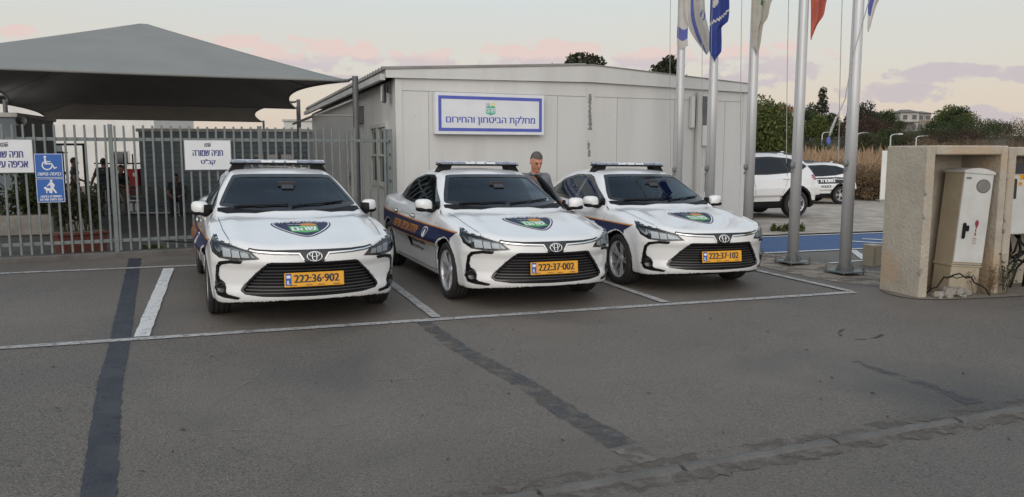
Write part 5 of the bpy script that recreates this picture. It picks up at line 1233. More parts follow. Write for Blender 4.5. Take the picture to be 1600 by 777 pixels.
STAND = dict(pelvis=(0, 0, .96), chest=(0, -.005, 1.28), neck=(0, .01, 1.475), head=(0, -.02, 1.615), sl=(.165, 0, 1.415), sr=(-.165, 0, 1.415), el=(.235, .03, 1.13), er=(-.235, .03, 1.13), wl=(.26, -.06, .89), wr=(-.26, -.06, .89),
    hl=(.09, 0, .92), hr=(-.09, 0, .92), kl=(.10, -.01, .50), kr=(-.10, -.01, .50), al=(.11, .02, .10), ar=(-.11, .02, .10), tl=(.13, -.14, .045), tr=(-.13, -.14, .045))
mx = lambda **k: {**STAND, **k}
LOOK = mx(chest=(.01, -.08, 1.17), neck=(.02, -.12, 1.36), head=(.025, -.175, 1.49), sl=(.165, -.075, 1.265), sr=(-.14, -.085, 1.265), el=(.26, -.10, 1.03), er=(-.22, -.13, 1.02), wl=(.33, -.32, .96), wr=(-.13, -.36, .93), pelvis=(0, .04, .87), hl=(.09, .04, .84), hr=(-.09, .04, .84), kl=(.10, -.05, .47), kr=(-.10, -.05, .47))
person((.29, 10.98, G(.35, 11)), .12, LOOK, [M['skin'], M['jacket'], M['dark_cloth'], M['shoe'], M['eye']], 'grey-haired man in a grey jacket looking down beside the open driver door', M['hair_grey'], .0095, R(24), R(14))
yard_mats = [M['skin_dark'], M['dark_cloth'], M['dark_cloth'], M['shoe'], M['eye']]
def yard_pos(px, Y): x = (px-800)/1228*Y; return (x, Y, G(x, Y)+.025)
WALK = mx(wl=(.40, -.10, .93), el=(.30, .02, 1.14), wr=(-.33, .10, .92), er=(-.30, .06, 1.15), kl=(.10, -.10, .52), al=(.10, .02, .12), tl=(.11, -.13, .05), ar=(-.10, .14, .12), kr=(-.10, .03, .5), tr=(-.11, .0, .05))
person(yard_pos(165, 23.3), math.pi+.2, WALK, yard_mats, 'person in dark shirt and trousers walking away across the yard', M['hair_dark'], .015, 0, 0, False)
person(yard_pos(119, 23.8), 2.2, mx(wl=(.20, -.30, 1.02), el=(.24, -.04, 1.13)), yard_mats, 'person in dark clothes standing beside the yard gate, left of the walking one', M['hair_dark'], .015, R(8), 0, False)
SIT = dict(pelvis=(0, 0, .56), chest=(0, -.02, .86), neck=(0, -.03, 1.06), head=(0, -.07, 1.20), sl=(.165, -.02, 1.0), sr=(-.165, -.02, 1.0), el=(.23, -.10, .74), er=(-.23, -.10, .74), wl=(.15, -.32, .66), wr=(-.15, -.32, .66),
    hl=(.09, -.03, .54), hr=(-.09, -.03, .54), kl=(.13, -.43, .52), kr=(-.13, -.43, .52), al=(.13, -.46, .11), ar=(-.13, -.44, .11), tl=(.14, -.62, .045), tr=(-.14, -.60, .045))
person((BN.location.x+.60, BN.location.y-.03, BN.location.z-.015), .35, SIT, yard_mats, 'seated person in black at the right end of the yard bench', M['hair_dark'], .015, R(15), 0, False)
PERCH = mx(pelvis=(0, .05, .86), chest=(.0, -.08, 1.15), neck=(.0, -.14, 1.33), head=(0, -.20, 1.45), sl=(.16, -.12, 1.27), sr=(-.16, -.12, 1.27), el=(.22, -.24, 1.02), er=(-.22, -.22, 1.02), wl=(.12, -.45, .95), wr=(-.10, -.45, .95), hl=(.09, .04, .83), hr=(-.09, .04, .83), kl=(.10, -.22, .50), kr=(-.10, -.18, .50), al=(.10, -.20, .1), ar=(-.10, -.02, .1), tl=(.11, -.36, .045), tr=(-.11, -.18, .045))
person((BN.location.x-1.12, BN.location.y-.12, BN.location.z), .9, PERCH, [M['skin_dark'], M['dark_cloth'], M['khaki'], M['shoe'], M['eye']], 'person in khaki trousers leaning forward at the left end of the yard bench', M['hair_dark'], .015, R(15), 0, False)

# ------------------------------------------------------------------ flagpoles and flags
M['flag_white'] = mat('flag_white', (.55, .53, .50), (.48, .46, .43), scale=5, rough=.9)
M['flag_pale'] = mat('flag_cream', (.44, .42, .37), (.38, .36, .31), scale=5, rough=.9)
M['flag_blue'] = mat('flag_blue', (.03, .055, .25), (.025, .045, .21), scale=5, rough=.85)
M['flag_stripe'] = mat('flag_stripe', (.11, .13, .38), (.09, .11, .33), scale=5, rough=.9)
M['flag_red'] = mat('flag_faded_red', (.48, .125, .085), (.42, .10, .07), scale=5, rough=.9)
M['flag_yellow'] = mat('flag_yellow', (.55, .42, .06), rough=.9)
M['flag_green'] = mat('flag_green', (.06, .14, .05), rough=.9)
M['rope'] = mat('rope', (.42, .41, .39), (.30, .29, .28), scale=40, rough=.9)
PX = [(3.06, 14.55), (3.42, 13.6), (3.80, 12.62), (4.195, 11.64), (4.586, 10.72)]
desc = ['farthest flagpole, wrapped by a white and blue flag', 'second flagpole from the cabin, carrying a navy flag', 'middle flagpole, carrying a cream white flag', 'flagpole with a red flag, standing on a bolted plate', 'nearest flagpole, standing beside the concrete enclosures']
for k, ((x, y), ds) in enumerate(zip(PX, desc)):
    p = empty('flagpole', (x, y, G(x, y)), (0, 0, .35)); tag(p, ds, 'flagpole', 'silver flagpoles in a row')
    mb = MB(); mb.tube([(0, 0, .05), (0, 0, 2.5), (0, 0, 8.5)], [.079, .076, .05], 24); mb.build('mast', M['pole'], p, True)
    mb = MB(); mb.box((0, 0, .055), (.40, .40, .018), None, 0, .004)
    for a in range(4):
        t = a*math.pi/2; c, s = math.cos(t), math.sin(t); mb.add([(c*.07-s*.004, s*.07+c*.004, .065), (c*.17-s*.004, s*.17+c*.004, .065), (c*.075-s*.004, s*.075+c*.004, .20), (c*.07+s*.004, s*.07-c*.004, .065), (c*.17+s*.004, s*.17-c*.004, .065), (c*.075+s*.004, s*.075-c*.004, .20)], [(0, 1, 2), (5, 4, 3), (0, 3, 4, 1), (1, 4, 5, 2), (0, 2, 5, 3)])
    mb.build('base_plate', M['galv'], p)
    for a in (-1, 1):
        for b in (-1, 1): mb = MB(); mb.cyl((a*.17, b*.17, -.02), (a*.17, b*.17, .13), .009, None, 8); mb.cyl((a*.17, b*.17, .066), (a*.17, b*.17, .085), .017, None, 6); mb.build('bolt', M['rust'], p)
    mb = MB(); mb.box((-.10, -.03, 1.33+.05*k), (.07, .05, .09), None, 0, .015); mb.tube([(-.10, -.03, 1.28+.05*k), (-.13, -.03, 1.22+.05*k)], .014, 6); mb.build('cleat', M['galv'], p, True)
    mb = MB(); r_ = random.Random(k+4); pts = [(-.17-.09*math.sin(math.pi*i/12)-.012*k, -.02, 1.36+.05*k+i*(7.0-.05*k)/12) for i in range(13)]
    mb.tube(pts, .0055, 5); mb.tube([(a*.55+.03, -.07, z) for a, b, z in pts], .005, 5); mb.build('halyard', M['rope'], p)
HL_ = empty('loose_halyard', (4.60, 10.62, 3.6)); tag(HL_, 'slack white rope with a blue knotted end hanging off the nearest flagpole', 'rope')
mb = MB(); mb.tube([(-.04, -.06, .6), (.05, -.08, .0), (-.14, -.1, -.75), (-.22, -.12, -1.3), (-.40, -.12, -1.72)], .007, 6); mb.tube([(-.32, -.12, -1.52), (-.38, -.12, -1.69), (-.405, -.12, -1.78)], [.012, .02, .012], 8); mb.build('rope', M['rope'], HL_, True)
mb = MB(); superell(mb, (-.41, -.12, -1.84), (.026, .026, .055), .8, 12, 8); mb.build('knot', M['flag_stripe'], HL_, True)
def flag(name, k, z0, poly, folds, colour, mats, label, off=(0, 0), turn=0.0, amp=.05):
    """limp cloth: outline given as rows (left, right) from the hoist top down; deep folds run down the cloth"""
    x, y = PX[k]; root = empty(name, (x+off[0], y+off[1], z0), (0, 0, turn)); tag(root, label, 'flag')
    lf = cub([(r[0], r[1]) for r in poly]); rf = cub([(r[0], r[2]) for r in poly]); nu, nv = 26, 40; zs = poly[-1][0]; V_ = []; mi = []
    for j in range(nv+1):
        d = zs*j/nv; a, b = float(lf(d)), float(rf(d))
        for i in range(nu+1):
            u = i/nu; ph = folds*math.pi*2*u+.6*math.sin(d*3+u*2)
            V_.append((a+(b-a)*u, amp*math.sin(ph)*(.35+.65*min(1, u*3)*min(1, (1.02-u)*4))*(b-a)/.35, -d+.03*math.sin(5*u+d*2)*(j > 0)))
    F_ = [(j*(nu+1)+i, j*(nu+1)+i+1, (j+1)*(nu+1)+i+1, (j+1)*(nu+1)+i) for j in range(nv) for i in range(nu)]
    mi = [colour((i+.5)/nu, zs*(j+.5)/nv) for j in range(nv) for i in range(nu)]
    mesh('cloth', V_, F_, mats, root, mi, True); return root
flag('national_flag', 0, 4.9, [(0, -.06, .30), (.8, -.05, .34), (1.15, .06, .42), (1.35, .20, .46), (1.52, .36, .44)], 2.2, lambda u, d: 1 if .22+.05*d < u < .42+.03*d else (1 if (u > .72 and .75 < d < .95 and (u*9+d*14) % 2 < 1) else 0), [M['flag_white'], M['flag_stripe']], 'white flag with blue stripes hanging limp on the farthest pole', (.06, -.12), .1)
flag('flag_wrap', 0, 4.6, [(0, -.10, .09), (.6, -.10, .09), (1.0, -.105, .09), (1.12, -.10, .10)], .5, lambda u, d: 1 if .78 < d < .97 else 0, [M['flag_white'], M['flag_stripe']], 'white hoist edge with a blue band wrapped round the farthest pole', (0, -.10), 0, .03)
flag('navy_flag', 1, 4.6, [(0, -.11, .14), (.65, -.12, .20), (.82, -.12, .19), (.95, -.12, .08), (1.2, -.12, .09), (1.33, -.11, .09), (1.46, -.02, .0)], 1.6, lambda u, d: 1 if ((.15 < u < .38 and d < .62 and math.sin(d*22+u*9) > .1) or abs(d-.90+.28*u) < .022) else 0, [M['flag_blue'], M['flag_white']], 'navy flag with white marks hanging on the second pole', (0, -.12), 0)
flag('cream_flag', 2, 4.6, [(0, -.10, .15), (.52, -.15, .22), (.60, -.12, .235), (.72, -.10, .19), (.95, -.095, .15), (1.05, -.085, .09), (1.32, -.075, .06), (1.45, .0, .04)], 1.7, lambda u, d: 1 if (.42 < u < .56 and .64 < d < .74) else 0, [M['flag_pale'], M['flag_green']], 'cream white flag with a small green mark on the middle pole', (0, -.12), 0)
flag('red_flag', 3, 4.6, [(0, .02, .36), (.70, .03, .34), (.85, .04, .27), (1.05, .05, .24), (1.2, .055, .15), (1.36, .06, .09)], 1.8, lambda u, d: 1 if (u < .38 and .62 < d < .72) else 0, [M['flag_red'], M['flag_yellow']], 'faded red flag with a yellow centre on the fourth pole', (.04, -.05), .1)
flag('blue_white_flag', 4, 4.6, [(0, .05, .42), (.85, .07, .36), (1.0, .08, .24), (1.2, .085, .17), (1.38, .09, .13)], 1.6, lambda u, d: 0 if (u < .42 and d < 1.16) else 1, [M['flag_stripe'], M['flag_white']], 'ragged blue and white flag on the nearest pole', (.03, -.04), .1)

# ------------------------------------------------------------------ concrete enclosures with the electric cabinets
M['niche'] = mat('weathered_concrete', (.45, .40, .325), (.34, .30, .245), scale=2.6, rough=.9, bump=.6, bscale=26, detail=10)
t = M['niche'].node_tree; b_ = t.nodes['Principled BSDF']; src = b_.inputs['Base Color'].links[0].from_socket; tcn = [n for n in t.nodes if n.type == 'TEX_COORD'][0]
n_ = t.nodes.new('ShaderNodeTexNoise'); n_.inputs['Scale'].default_value = 1.6; n_.inputs['Detail'].default_value = 7; t.links.new(tcn.outputs['Object'], n_.inputs['Vector'])
r1 = t.nodes.new('ShaderNodeMapRange'); r1.inputs['From Min'].default_value = .5; r1.inputs['From Max'].default_value = .62; r1.inputs['To Max'].default_value = .75; t.links.new(n_.outputs[0], r1.inputs[0])
x_ = t.nodes.new('ShaderNodeMix'); x_.data_type = 'RGBA'; t.links.new(r1.outputs[0], x_.inputs[0]); t.links.new(src, x_.inputs[6]); x_.inputs[7].default_value = (.44, .32, .21, 1); t.links.new(x_.outputs[2], b_.inputs['Base Color'])
M['cab_white'] = mat('cabinet_white', (.56, .56, .54), (.48, .475, .45), scale=3, rough=.45)
M['cab_beige'] = mat('cabinet_beige', (.42, .36, .26), (.34, .29, .21), scale=3.5, rough=.55)
M['danger_red'] = mat('danger_red', (.22, .02, .035), rough=.5)
ND = Vector((.952, .306, 0)); NROT = math.atan2(.306, .952)
def enclosure(p0, w, label, twall=.12, dep=.62):
    o = empty('concrete_enclosure', (p0[0], p0[1], G(*p0)), (0, 0, NROT)); tag(o, label, 'enclosure', 'precast concrete enclosures')
    h = 1.755; r_ = random.Random(int(p0[0]*100))
    def slab(c, d, nm):
        mb = MB(); mb.box(c, d, None, 0, .014); ob = mb.build(nm, M['niche'], o); return ob
    slab((twall/2, dep/2, h/2-.1), (twall, dep, h+.2), 'side_wall'); slab((w-twall*.42, dep/2, h/2-.1), (twall*.84, dep, h+.2), 'side_wall'); slab((w/2, dep-.05, h/2-.1), (w-2*twall-.002, .096, h+.2), 'back_wall')
    slab((w/2+.01, dep/2-.052, h-.052), (w-2*twall+.012, dep-.106, .108), 'lintel')
    mb = MB()
    for _ in range(5):      # chips and spalled edge
        z = r_.uniform(.25, 1.6); mb.box((.006+r_.uniform(-.004, .004), r_.uniform(.0, .02), z), (.03, .022, r_.uniform(.03, .10)), Euler((r_.uniform(-.4, .4), .3, .4)).to_matrix(), 0, .008)
    mb.build('spalled_edge', M['concrete'], o)['kind'] = 'stuff'; return o
E1 = enclosure((4.702, 8.945), 1.205, 'concrete enclosure holding the tall leaning electric cabinet')
E2 = enclosure((4.702+.952*1.225, 8.945+.306*1.225+.01), 1.5, 'concrete enclosure at the right edge holding a white meter box')
def arched(x0, x1, y0, y1, z0, z1, rise, mb, m=None):
    n = 8; pts = [(x0, z0), (x1, z0)]+[(x1+(x0-x1)*i/n, z1+rise*math.sin(math.pi*i/n)) for i in range(n+1)]; mb.prism(pts, lambda a, b: (a, y0, b), (0, y1-y0, 0), m)
EC = empty('electric_cabinet', E1.matrix_basis @ Vector((.545, .10, 0))); EC.rotation_euler = (Matrix.Rotation(NROT-R(6), 3, 'Z') @ Matrix.Rotation(R(4.2), 3, 'Y') @ Matrix.Rotation(R(0), 3, 'X')).to_euler(); EC.location.z = E1.location.z-.03
tag(EC, 'tall beige and white electric cabinet leaning to the right in its concrete enclosure', 'cabinet')
mb = MB(); arched(0, .405, .012, .30, .40, 1.50, .035, mb); mb.build('body', M['cab_beige'], EC)
mb = MB(); arched(.004, .401, -.002, .0115, .425, 1.475, .0, mb); d_o = mb.build('door', M['cab_white'], EC)
mb = MB(); arched(-.012, .417, -.012, .31, 1.478, 1.505, .038, mb); mb.build('cap', M['cab_white'], EC)
mb = MB(); mb.box((.2, .155, .385), (.425, .31, .03), None, 0, .004); mb.box((.2, .155, .395), (.42, .315, .008), None, 1); mb.build('plinth_band', [M['cab_beige'], M['steel_dark']], EC)
mb = MB(); mb.box((.2, .155, .17), (.40, .29, .44), None, 0, .01); mb.build('plinth', M['cab_beige'], EC)
mb = MB(); v = [(.275+.085*math.cos(t), -.0045, 1.335+.070*math.sin(t)) for t in np.linspace(0, 2*math.pi, 29)[:-1]]; mb.add(v, [tuple(range(28))], 1); v2 = [(.275+.098*math.cos(t), -.0035, 1.335+.082*math.sin(t)) for t in np.linspace(0, 2*math.pi, 29)[:-1]]; mb.add(v2, [tuple(range(28))], 0); mb.build('port', [M['steel_dark'], mat('port_glass', (.20, .19, .18), (.16, .15, .14), scale=6, rough=.3)], d_o)
mb = MB(); mb.box((.085, -.012, .80), (.045, .03, .19), None, 0, .014); mb.box((.115, -.028, .83), (.04, .024, .07), None, 0, .01); mb.build('lock', M['black_plastic'], d_o)
to3 = lambda a, b, l: (a, -.0025-l, b); mb = MB()
for pl in ([(.235, .93), (.275, .93), (.268, .865), (.245, .865)], [(.245, .862), (.272, .875), (.238, .80), (.25, .80)], [(.25, .81), (.262, .815), (.252, .755), (.248, .755)], [(.234, .775), (.268, .775), (.25, .735)], [(.225, .715), (.275, .715), (.275, .706), (.225, .706)]): mb.add([to3(a, b, .001) for a, b in pl], [tuple(range(len(pl)))])
for sgn in (-1, 1): mb.add([to3(.255+sgn*.012, .92, .0012), to3(.255+sgn*.03, .90, .0012), to3(.255+sgn*.014, .85, .0012)], [(0, 1, 2)])
put_text(mb, lettering('חשמל', .05, (.25, .685)), to3, .001); put_text(mb, lettering('סכנה', .06, (.25, .655)), to3, .001); mb.build('danger_mark', M['danger_red'], d_o)
mb = MB(); mb.add([to3(a, b, .001) for a, b in ((.03, 1.43), (.10, 1.43), (.10, 1.405), (.03, 1.405))], [(0, 1, 2, 3)]); mb.build('maker_plate', M['galv'], d_o)
MBX = empty('meter_box', E2.matrix_basis @ Vector((.13, .06, .70)), (0, 0, NROT)); tag(MBX, 'white meter box with a dark slot and yellow tags at the right edge', 'meter box')
mb = MB(); mb.box((.55, .14, .42), (1.08, .28, .83), None, 0, .012); mb.build('case', M['cab_white'], MBX)
mb = MB(); mb.box((.52, .02, .80), (1.0, .08, .12), None, 0, .004); mb.build('hood', M['lamp_dark'], MBX)
mb = MB(); mb.box((.06, -.004, .56), (.055, .012, .24), None, 0, .02); mb.build('handle_slot', M['lamp_dark'], MBX)
to3 = lambda a, b, l: (a, -.0015-l, b)
mb = MB()
for a, b, w, h in ((.20, .70, .16, .055), (.14, .62, .05, .05)): mb.box((a, -.003, b), (w, .006, h))
tg = mb.build('tag_plate', M['plate_yellow'], MBX); mb = MB(); put_text(mb, lettering('1000', .11, (.20, .70), False), lambda a, b, l: (a, -.0062-l, b), .001); put_text(mb, lettering('18', .03, (.14, .62), False), lambda a, b, l: (a, -.0062-l, b), .001); mb.build('digits', M['ink_black'], tg)
mb = MB(); put_text(mb, lettering('8', .07, (.33, .60), False, .004), to3, .001); mb.build('lettering', M['ink_black'], MBX); mb = MB(); put_text(mb, lettering('חשמל', .16, (.36, .51), bold=.003), to3, .001); mb.build('lettering', M['ink_black'], MBX)
CB = empty('cable_bundle', E2.matrix_basis @ Vector((.2, .30, 0)), (0, 0, NROT)); tag(CB, 'tangle of black cables rising into the meter box', 'cables')
mb = MB(); r_ = random.Random(8)
for k in range(11):
    x = r_.uniform(-.02, .75); x2 = r_.uniform(-.02, .6); mb.tube([(x2, r_.uniform(-.06, .1), -.02), (x2+r_.uniform(-.12, .14), r_.uniform(-.16, .1), .25), (x+r_.uniform(-.12, .12), r_.uniform(-.16, .08), .48), (x, r_.uniform(-.1, .1), .74)], r_.uniform(.011, .02), 7)
mb.build('cables', M['black_plastic'], CB, True)
# rubble and a loop of wire at the cabinet's foot
r_ = random.Random(12); RK = mat('rubble', (.30, .275, .24), (.19, .172, .15), scale=5, rough=.95, bump=.5, bscale=25)
for k, (a, b, s_) in enumerate([(.26, -.02, .10), (.42, .0, .12), (.58, -.02, .13), (.70, .0, .10), (.34, -.10, .06), (.52, -.12, .05), (.47, .04, .15), (.20, -.11, .045)]):
    q = E1.matrix_basis @ Vector((a, b, 0)); o = empty('rubble_stone', (q.x, q.y, G(q.x, q.y)+.008), (0, 0, r_.uniform(0, 6)))
    tag(o, 'pale broken concrete lump heaped at the foot of the leaning electric cabinet', 'stone', 'rubble at the cabinet foot')
    mb = MB(); superell(mb, (0, 0, s_*.32), (s_*.7, s_*.55, s_*.4), .8, 8, 5); mb.v = [(x*(1+.3*math.sin(9*y/s_+k)), y*(1+.3*math.sin(7*z/s_+2*k)), z*(1+.25*math.sin(8*x/s_+k))) for x, y, z in mb.v]; mb.build('lump', RK, o)
q = E1.matrix_basis @ Vector((.46, -.10, .0)); o = empty('wire_loop', (q.x, q.y, G(q.x, q.y))); tag(o, 'black wire bent in a loop over the rubble', 'wire')
mb = MB(); mb.tube([(-.36+.72*i/14, -.03*math.sin(i), .06+.22*math.sin(math.pi*i/14)+.02*math.sin(i*2.1)) for i in range(15)], .009, 6); mb.tube([(-.22+.34*i/9, -.08, .27-.02*i % .03) for i in range(10)], .006, 6); mb.build('wire', M['black_plastic'], o, True)
bx = Vector(gnd(1366, 417)); o = empty('concrete_block', (bx.x, bx.y, G(*bx)), (0, 0, .3)); tag(o, 'pale hollow concrete block standing behind the left enclosure wall', 'block')
mb = MB(); mb.box((.05, .1, .16), (.20, .2, .32), None, 0, .008); mb.box((.0, -.003, .16), (.025, .01, .26), None, 1, .002); mb.build('block', [M['cab_beige'], M['seam']], o)
wp = empty('white_post', at(1378, 314, 33), (0, 0, .1)); tag(wp, 'white board upright at the far edge of the gravel behind the enclosure', 'post')
mb = MB(); mb.box((0, 0, 1.03), (.22, .05, 2.12), None, 0, .008); mb.build('board', M['block_wall'], wp); mb = MB(); mb.box((0, .1, .03), (.3, .3, .06), None, 0, .01); mb.build('foot', M['concrete'], wp)

# ------------------------------------------------------------------ plants
M['leaf_mid'] = leafmat('leaf_mid', (.075, .10, .028), (.135, .15, .045))
M['leaf_dark'] = leafmat('leaf_dark', (.035, .052, .020), (.068, .088, .034))
M['leaf_olive'] = leafmat('leaf_olive', (.060, .062, .032), (.085, .08, .045))
M['leaf_gum'] = leafmat('leaf_gum', (.040, .046, .026), (.065, .066, .038))
M['leaf_red'] = leafmat('leaf_red', (.085, .040, .034), (.06, .045, .03))
M['leaf_dry'] = leafmat('leaf_dry', (.24, .17, .10), (.17, .12, .075))
M['bark'] = mat('bark', (.085, .068, .052), (.055, .045, .036), scale=8, rough=.95, bump=.6, stretch=(1, 1, .2))
def leaf_mesh(name, blobs, n, size, m, parent=None, seed=0, droop=.3, fill=.55):
    """n leaf-shaped faces spread through the volumes of the blobs (centre, radii)"""
    r = np.random.RandomState(seed); w = np.array([b[1][0]*b[1][1]*b[1][2] for b in blobs])**.67; w = w/w.sum()
    idx = r.choice(len(blobs), n, p=w); c = np.array([b[0] for b in blobs])[idx]; rad = np.array([b[1] for b in blobs])[idx]
    d = r.normal(size=(n, 3)); d /= np.linalg.norm(d, axis=1, keepdims=True)
    p = c+d*rad*(fill+(1-fill)*r.rand(n, 1)**.5)*(1+.12*r.normal(size=(n, 1)))
    ax = r.normal(size=(n, 3))+d*.5; ax[:, 2] -= droop; ax /= np.linalg.norm(ax, axis=1, keepdims=True)
    sd = np.cross(ax, r.normal(size=(n, 3))); sd /= np.linalg.norm(sd, axis=1, keepdims=True)+1e-9
    s = size*(.6+.8*r.rand(n, 1)); V_ = np.stack([p-ax*s*.5, p+sd*s*.28, p+ax*s*.55, p-sd*s*.28], 1).reshape(-1, 3)
    return mesh(name, V_, np.arange(n*4).reshape(n, 4), m, parent)
def trunk_mesh(parent, h, r0, limbs, seed):
    g = random.Random(seed); mb = MB(); mb.tube([(0, 0, -.1), (g.uniform(-.03, .03)*h, g.uniform(-.03, .03)*h, h*.5), (0, 0, h)], [r0, r0*.75, r0*.4], 9)
    for k in range(limbs):
        z = h*g.uniform(.45, .95); a = g.uniform(0, 6.28); l = h*g.uniform(.3, .6); mb.tube([(0, 0, z), (math.cos(a)*l*.5, math.sin(a)*l*.5, z+l*.35), (math.cos(a)*l, math.sin(a)*l, z+l*.6)], [r0*.4, r0*.28, r0*.1], 6)
    return mb.build('trunk', M['bark'], parent)
def tree(name, x, y, h, wid, m, label, cat='tree', group=None, n=2500, size=.3, seed=1, trunk=.35, nb=9, flat=.7, z0=None):
    o = empty(name, (x, y, (G(x, y) if z0 is None else z0)-.05)); tag(o, label, cat, group); g = random.Random(seed); bl = []
    trunk_mesh(o, h*max(trunk, .2)+h*.25, max(.03, h*.022), 5, seed)
    for k in range(nb):
        t = (k+.5)/nb; z = h*(trunk+(1-trunk)*(.18+.66*t)); a = k*2.4+g.uniform(-.5, .5); sp = wid*.5*(1-.75*abs(t-.35))*g.uniform(.25, .62); rr = wid*g.uniform(.17, .30)*(1-.35*t)
        bl.append(((math.cos(a)*sp, math.sin(a)*sp, z), (rr, rr, rr*flat)))
    leaf_mesh('crown', bl, n, size, m, o, seed); return o
# terracotta trough behind the fence, its weedy planting, and the concrete troughs deeper in the yard
p0 = Vector(gnd(92, 405)); p1 = Vector(gnd(170, 399)); d2 = (p1-p0); rot = math.atan2(d2.y, d2.x); w = d2.length
PT = empty('planter_trough', (p0.x-.05, p0.y+.10, G(*p0)+.02), (0, 0, rot)); tag(PT, 'long terracotta planter behind the pickets below the blue sign', 'planter')
mb = MB(); mb.prism([(0.03, 0), (.03+.02, .0), (w-.03, 0), (w, .30), (0, .30)], lambda a, b: (a, 0, b), (0, .30, 0)); mb.box((w/2, .15, .31), (w+.06, .36, .045), None, 0, .01); mb.build('trough', M['terracotta'], PT)
mb = MB(); mb.box((w/2, .15, .336), (w-.02, .28, .01)); mb.build('earth', M['soil'], PT)
def stems(name, o, n, h, wid, dep, m, seed, lsize=.05):
    g = random.Random(seed); mb = MB(); tips = []
    for k in range(n):
        x, y = g.uniform(0, wid), g.uniform(0, dep); hh = h*g.uniform(.45, 1); a, b = g.uniform(-.3, .3)*hh, g.uniform(-.25, .25)*hh
        mb.tube([(x, y, 0), (x+a*.4, y+b*.4, hh*.55), (x+a, y+b, hh)], [.006, .005, .003], 4); tips += [((x+a*t, y+b*t, hh*t), (.035+.03*hh, .035+.03*hh, .06)) for t in (.4, .6, .8, 1)]
    mb.build('stem', m, o); leaf_mesh('leaves', tips, n*34, lsize, m, o, seed, .1, .1); return o
o = empty('weedy_plant', PT.matrix_basis @ Vector((.05, .06, .34)), (0, 0, rot)); tag(o, 'scruffy green plant growing in the terracotta planter', 'plant'); stems('p', o, 40, .70, w-.1, .2, M['leaf_olive'], 3, .065)
r_ = random.Random(4)
for k, (px, Y, ww, hh) in enumerate(((12, 14.6, 1.15, .95), (66, 15.1, 1.25, .75))):
    x = (px-800)/1228*Y; o = empty('concrete_planter', (x-.5, Y, G(x, Y)+.02), (0, 0, .4)); tag(o, ('concrete planter with a tall dark bush at the far left inside the yard', 'longer concrete planter with a low bush, left of the blue sign')[k], 'planter', 'concrete planters inside the yard')
    mb = MB(); mb.box((ww/2, .2, .19), (ww, .42, .38), None, 0, .02); mb.box((ww/2, .2, .383), (ww-.1, .32, .01), None, 1); mb.build('trough', [M['concrete'], M['soil']], o)
    b = empty('yard_bush', o.matrix_basis @ Vector((ww/2, .2, .36)), (0, 0, .4)); tag(b, ('tall dark bush in the concrete planter at the far left', 'low dark bush in the concrete planter left of the blue sign')[k], 'bush')
    mb = MB()
    for q in range(8): mb.tube([(r_.uniform(-.4, .4), 0, 0), (r_.uniform(-.5, .5), r_.uniform(-.2, .2), hh*.7)], .012, 5)
    mb.build('stem', M['bark'], b); leaf_mesh('leaves', [((r_.uniform(-.5, .5), r_.uniform(-.15, .15), r_.uniform(.15, hh)), (.24, .2, .2)) for _ in range(11)], 1500, .085, M['leaf_dark'], b, k)
for k, (px, py, h_, lb) in enumerate(((603, 352, .55, 'green weeds at the foot of the office wall behind the middle sedan'), (222, 398, .12, 'low green weed sprouting at the fence foot'))):
    if k == 0: x, y = -2.17, 13.55
    else: x, y = gnd(px, py)
    o = empty('wall_weed', (x, y, G(x, y))); tag(o, lb, 'weed'); stems('p', o, (16, 9)[k], h_, .3, .15, M['leaf_mid'], 30+k, .06)
o = empty('dry_weeds', E1.matrix_basis @ Vector((.80, -.10, .01)), (0, 0, NROT)); tag(o, 'dry straw weeds growing between the two concrete enclosures', 'weeds'); stems('p', o, 12, .34, .42, .12, M['leaf_dry'], 8, .022)
o = empty('green_weeds', E1.matrix_basis @ Vector((1.20, -.09, .01)), (0, 0, NROT)); tag(o, 'taller green weeds in front of the gap between the enclosures', 'weeds'); stems('p', o, 7, .55, .10, .08, M['leaf_olive'], 9, .03)
o = empty('grass_tuft', (*gnd(1202, 364), G(*gnd(1202, 364)))); tag(o, 'green grass tuft at the edge of the gravel behind the last sedan', 'grass tuft'); stems('p', o, 40, .16, .75, .2, M['leaf_mid'], 10, .05)

# trees over the roof and beyond the gravel
tree('gum_tree', -13.0+16.6, 42, 7.15, 4.4, M['leaf_gum'], 'grey-green tree crown showing above the middle of the office roof', n=5200, size=.26, seed=5, trunk=.42, nb=12)
tree('gum_tree', 4.75, 43, 6.7, 1.9, M['leaf_gum'], 'narrow tree crown close to the right of the roof peak', n=1600, size=.24, seed=6, trunk=.5, nb=7)
tree('gum_tree', 7.9, 41, 7.35, 2.8, M['leaf_gum'], 'pointed tree crown above the right half of the office roof', n=4600, size=.24, seed=8, trunk=.36, nb=12, flat=1.1)
tree('round_tree', 11.35, 35.5, 4.85, 3.9, M['leaf_mid'], 'bushy green tree right of the office, between flagpoles', n=15000, size=.15, seed=9, trunk=.05, nb=26, flat=.9)
tree('round_tree', 9.6, 39, 4.9, 3.6, M['leaf_dark'], 'darker bushy tree half hidden by the office corner', n=7000, size=.19, seed=10, trunk=.08, nb=18, flat=.9)
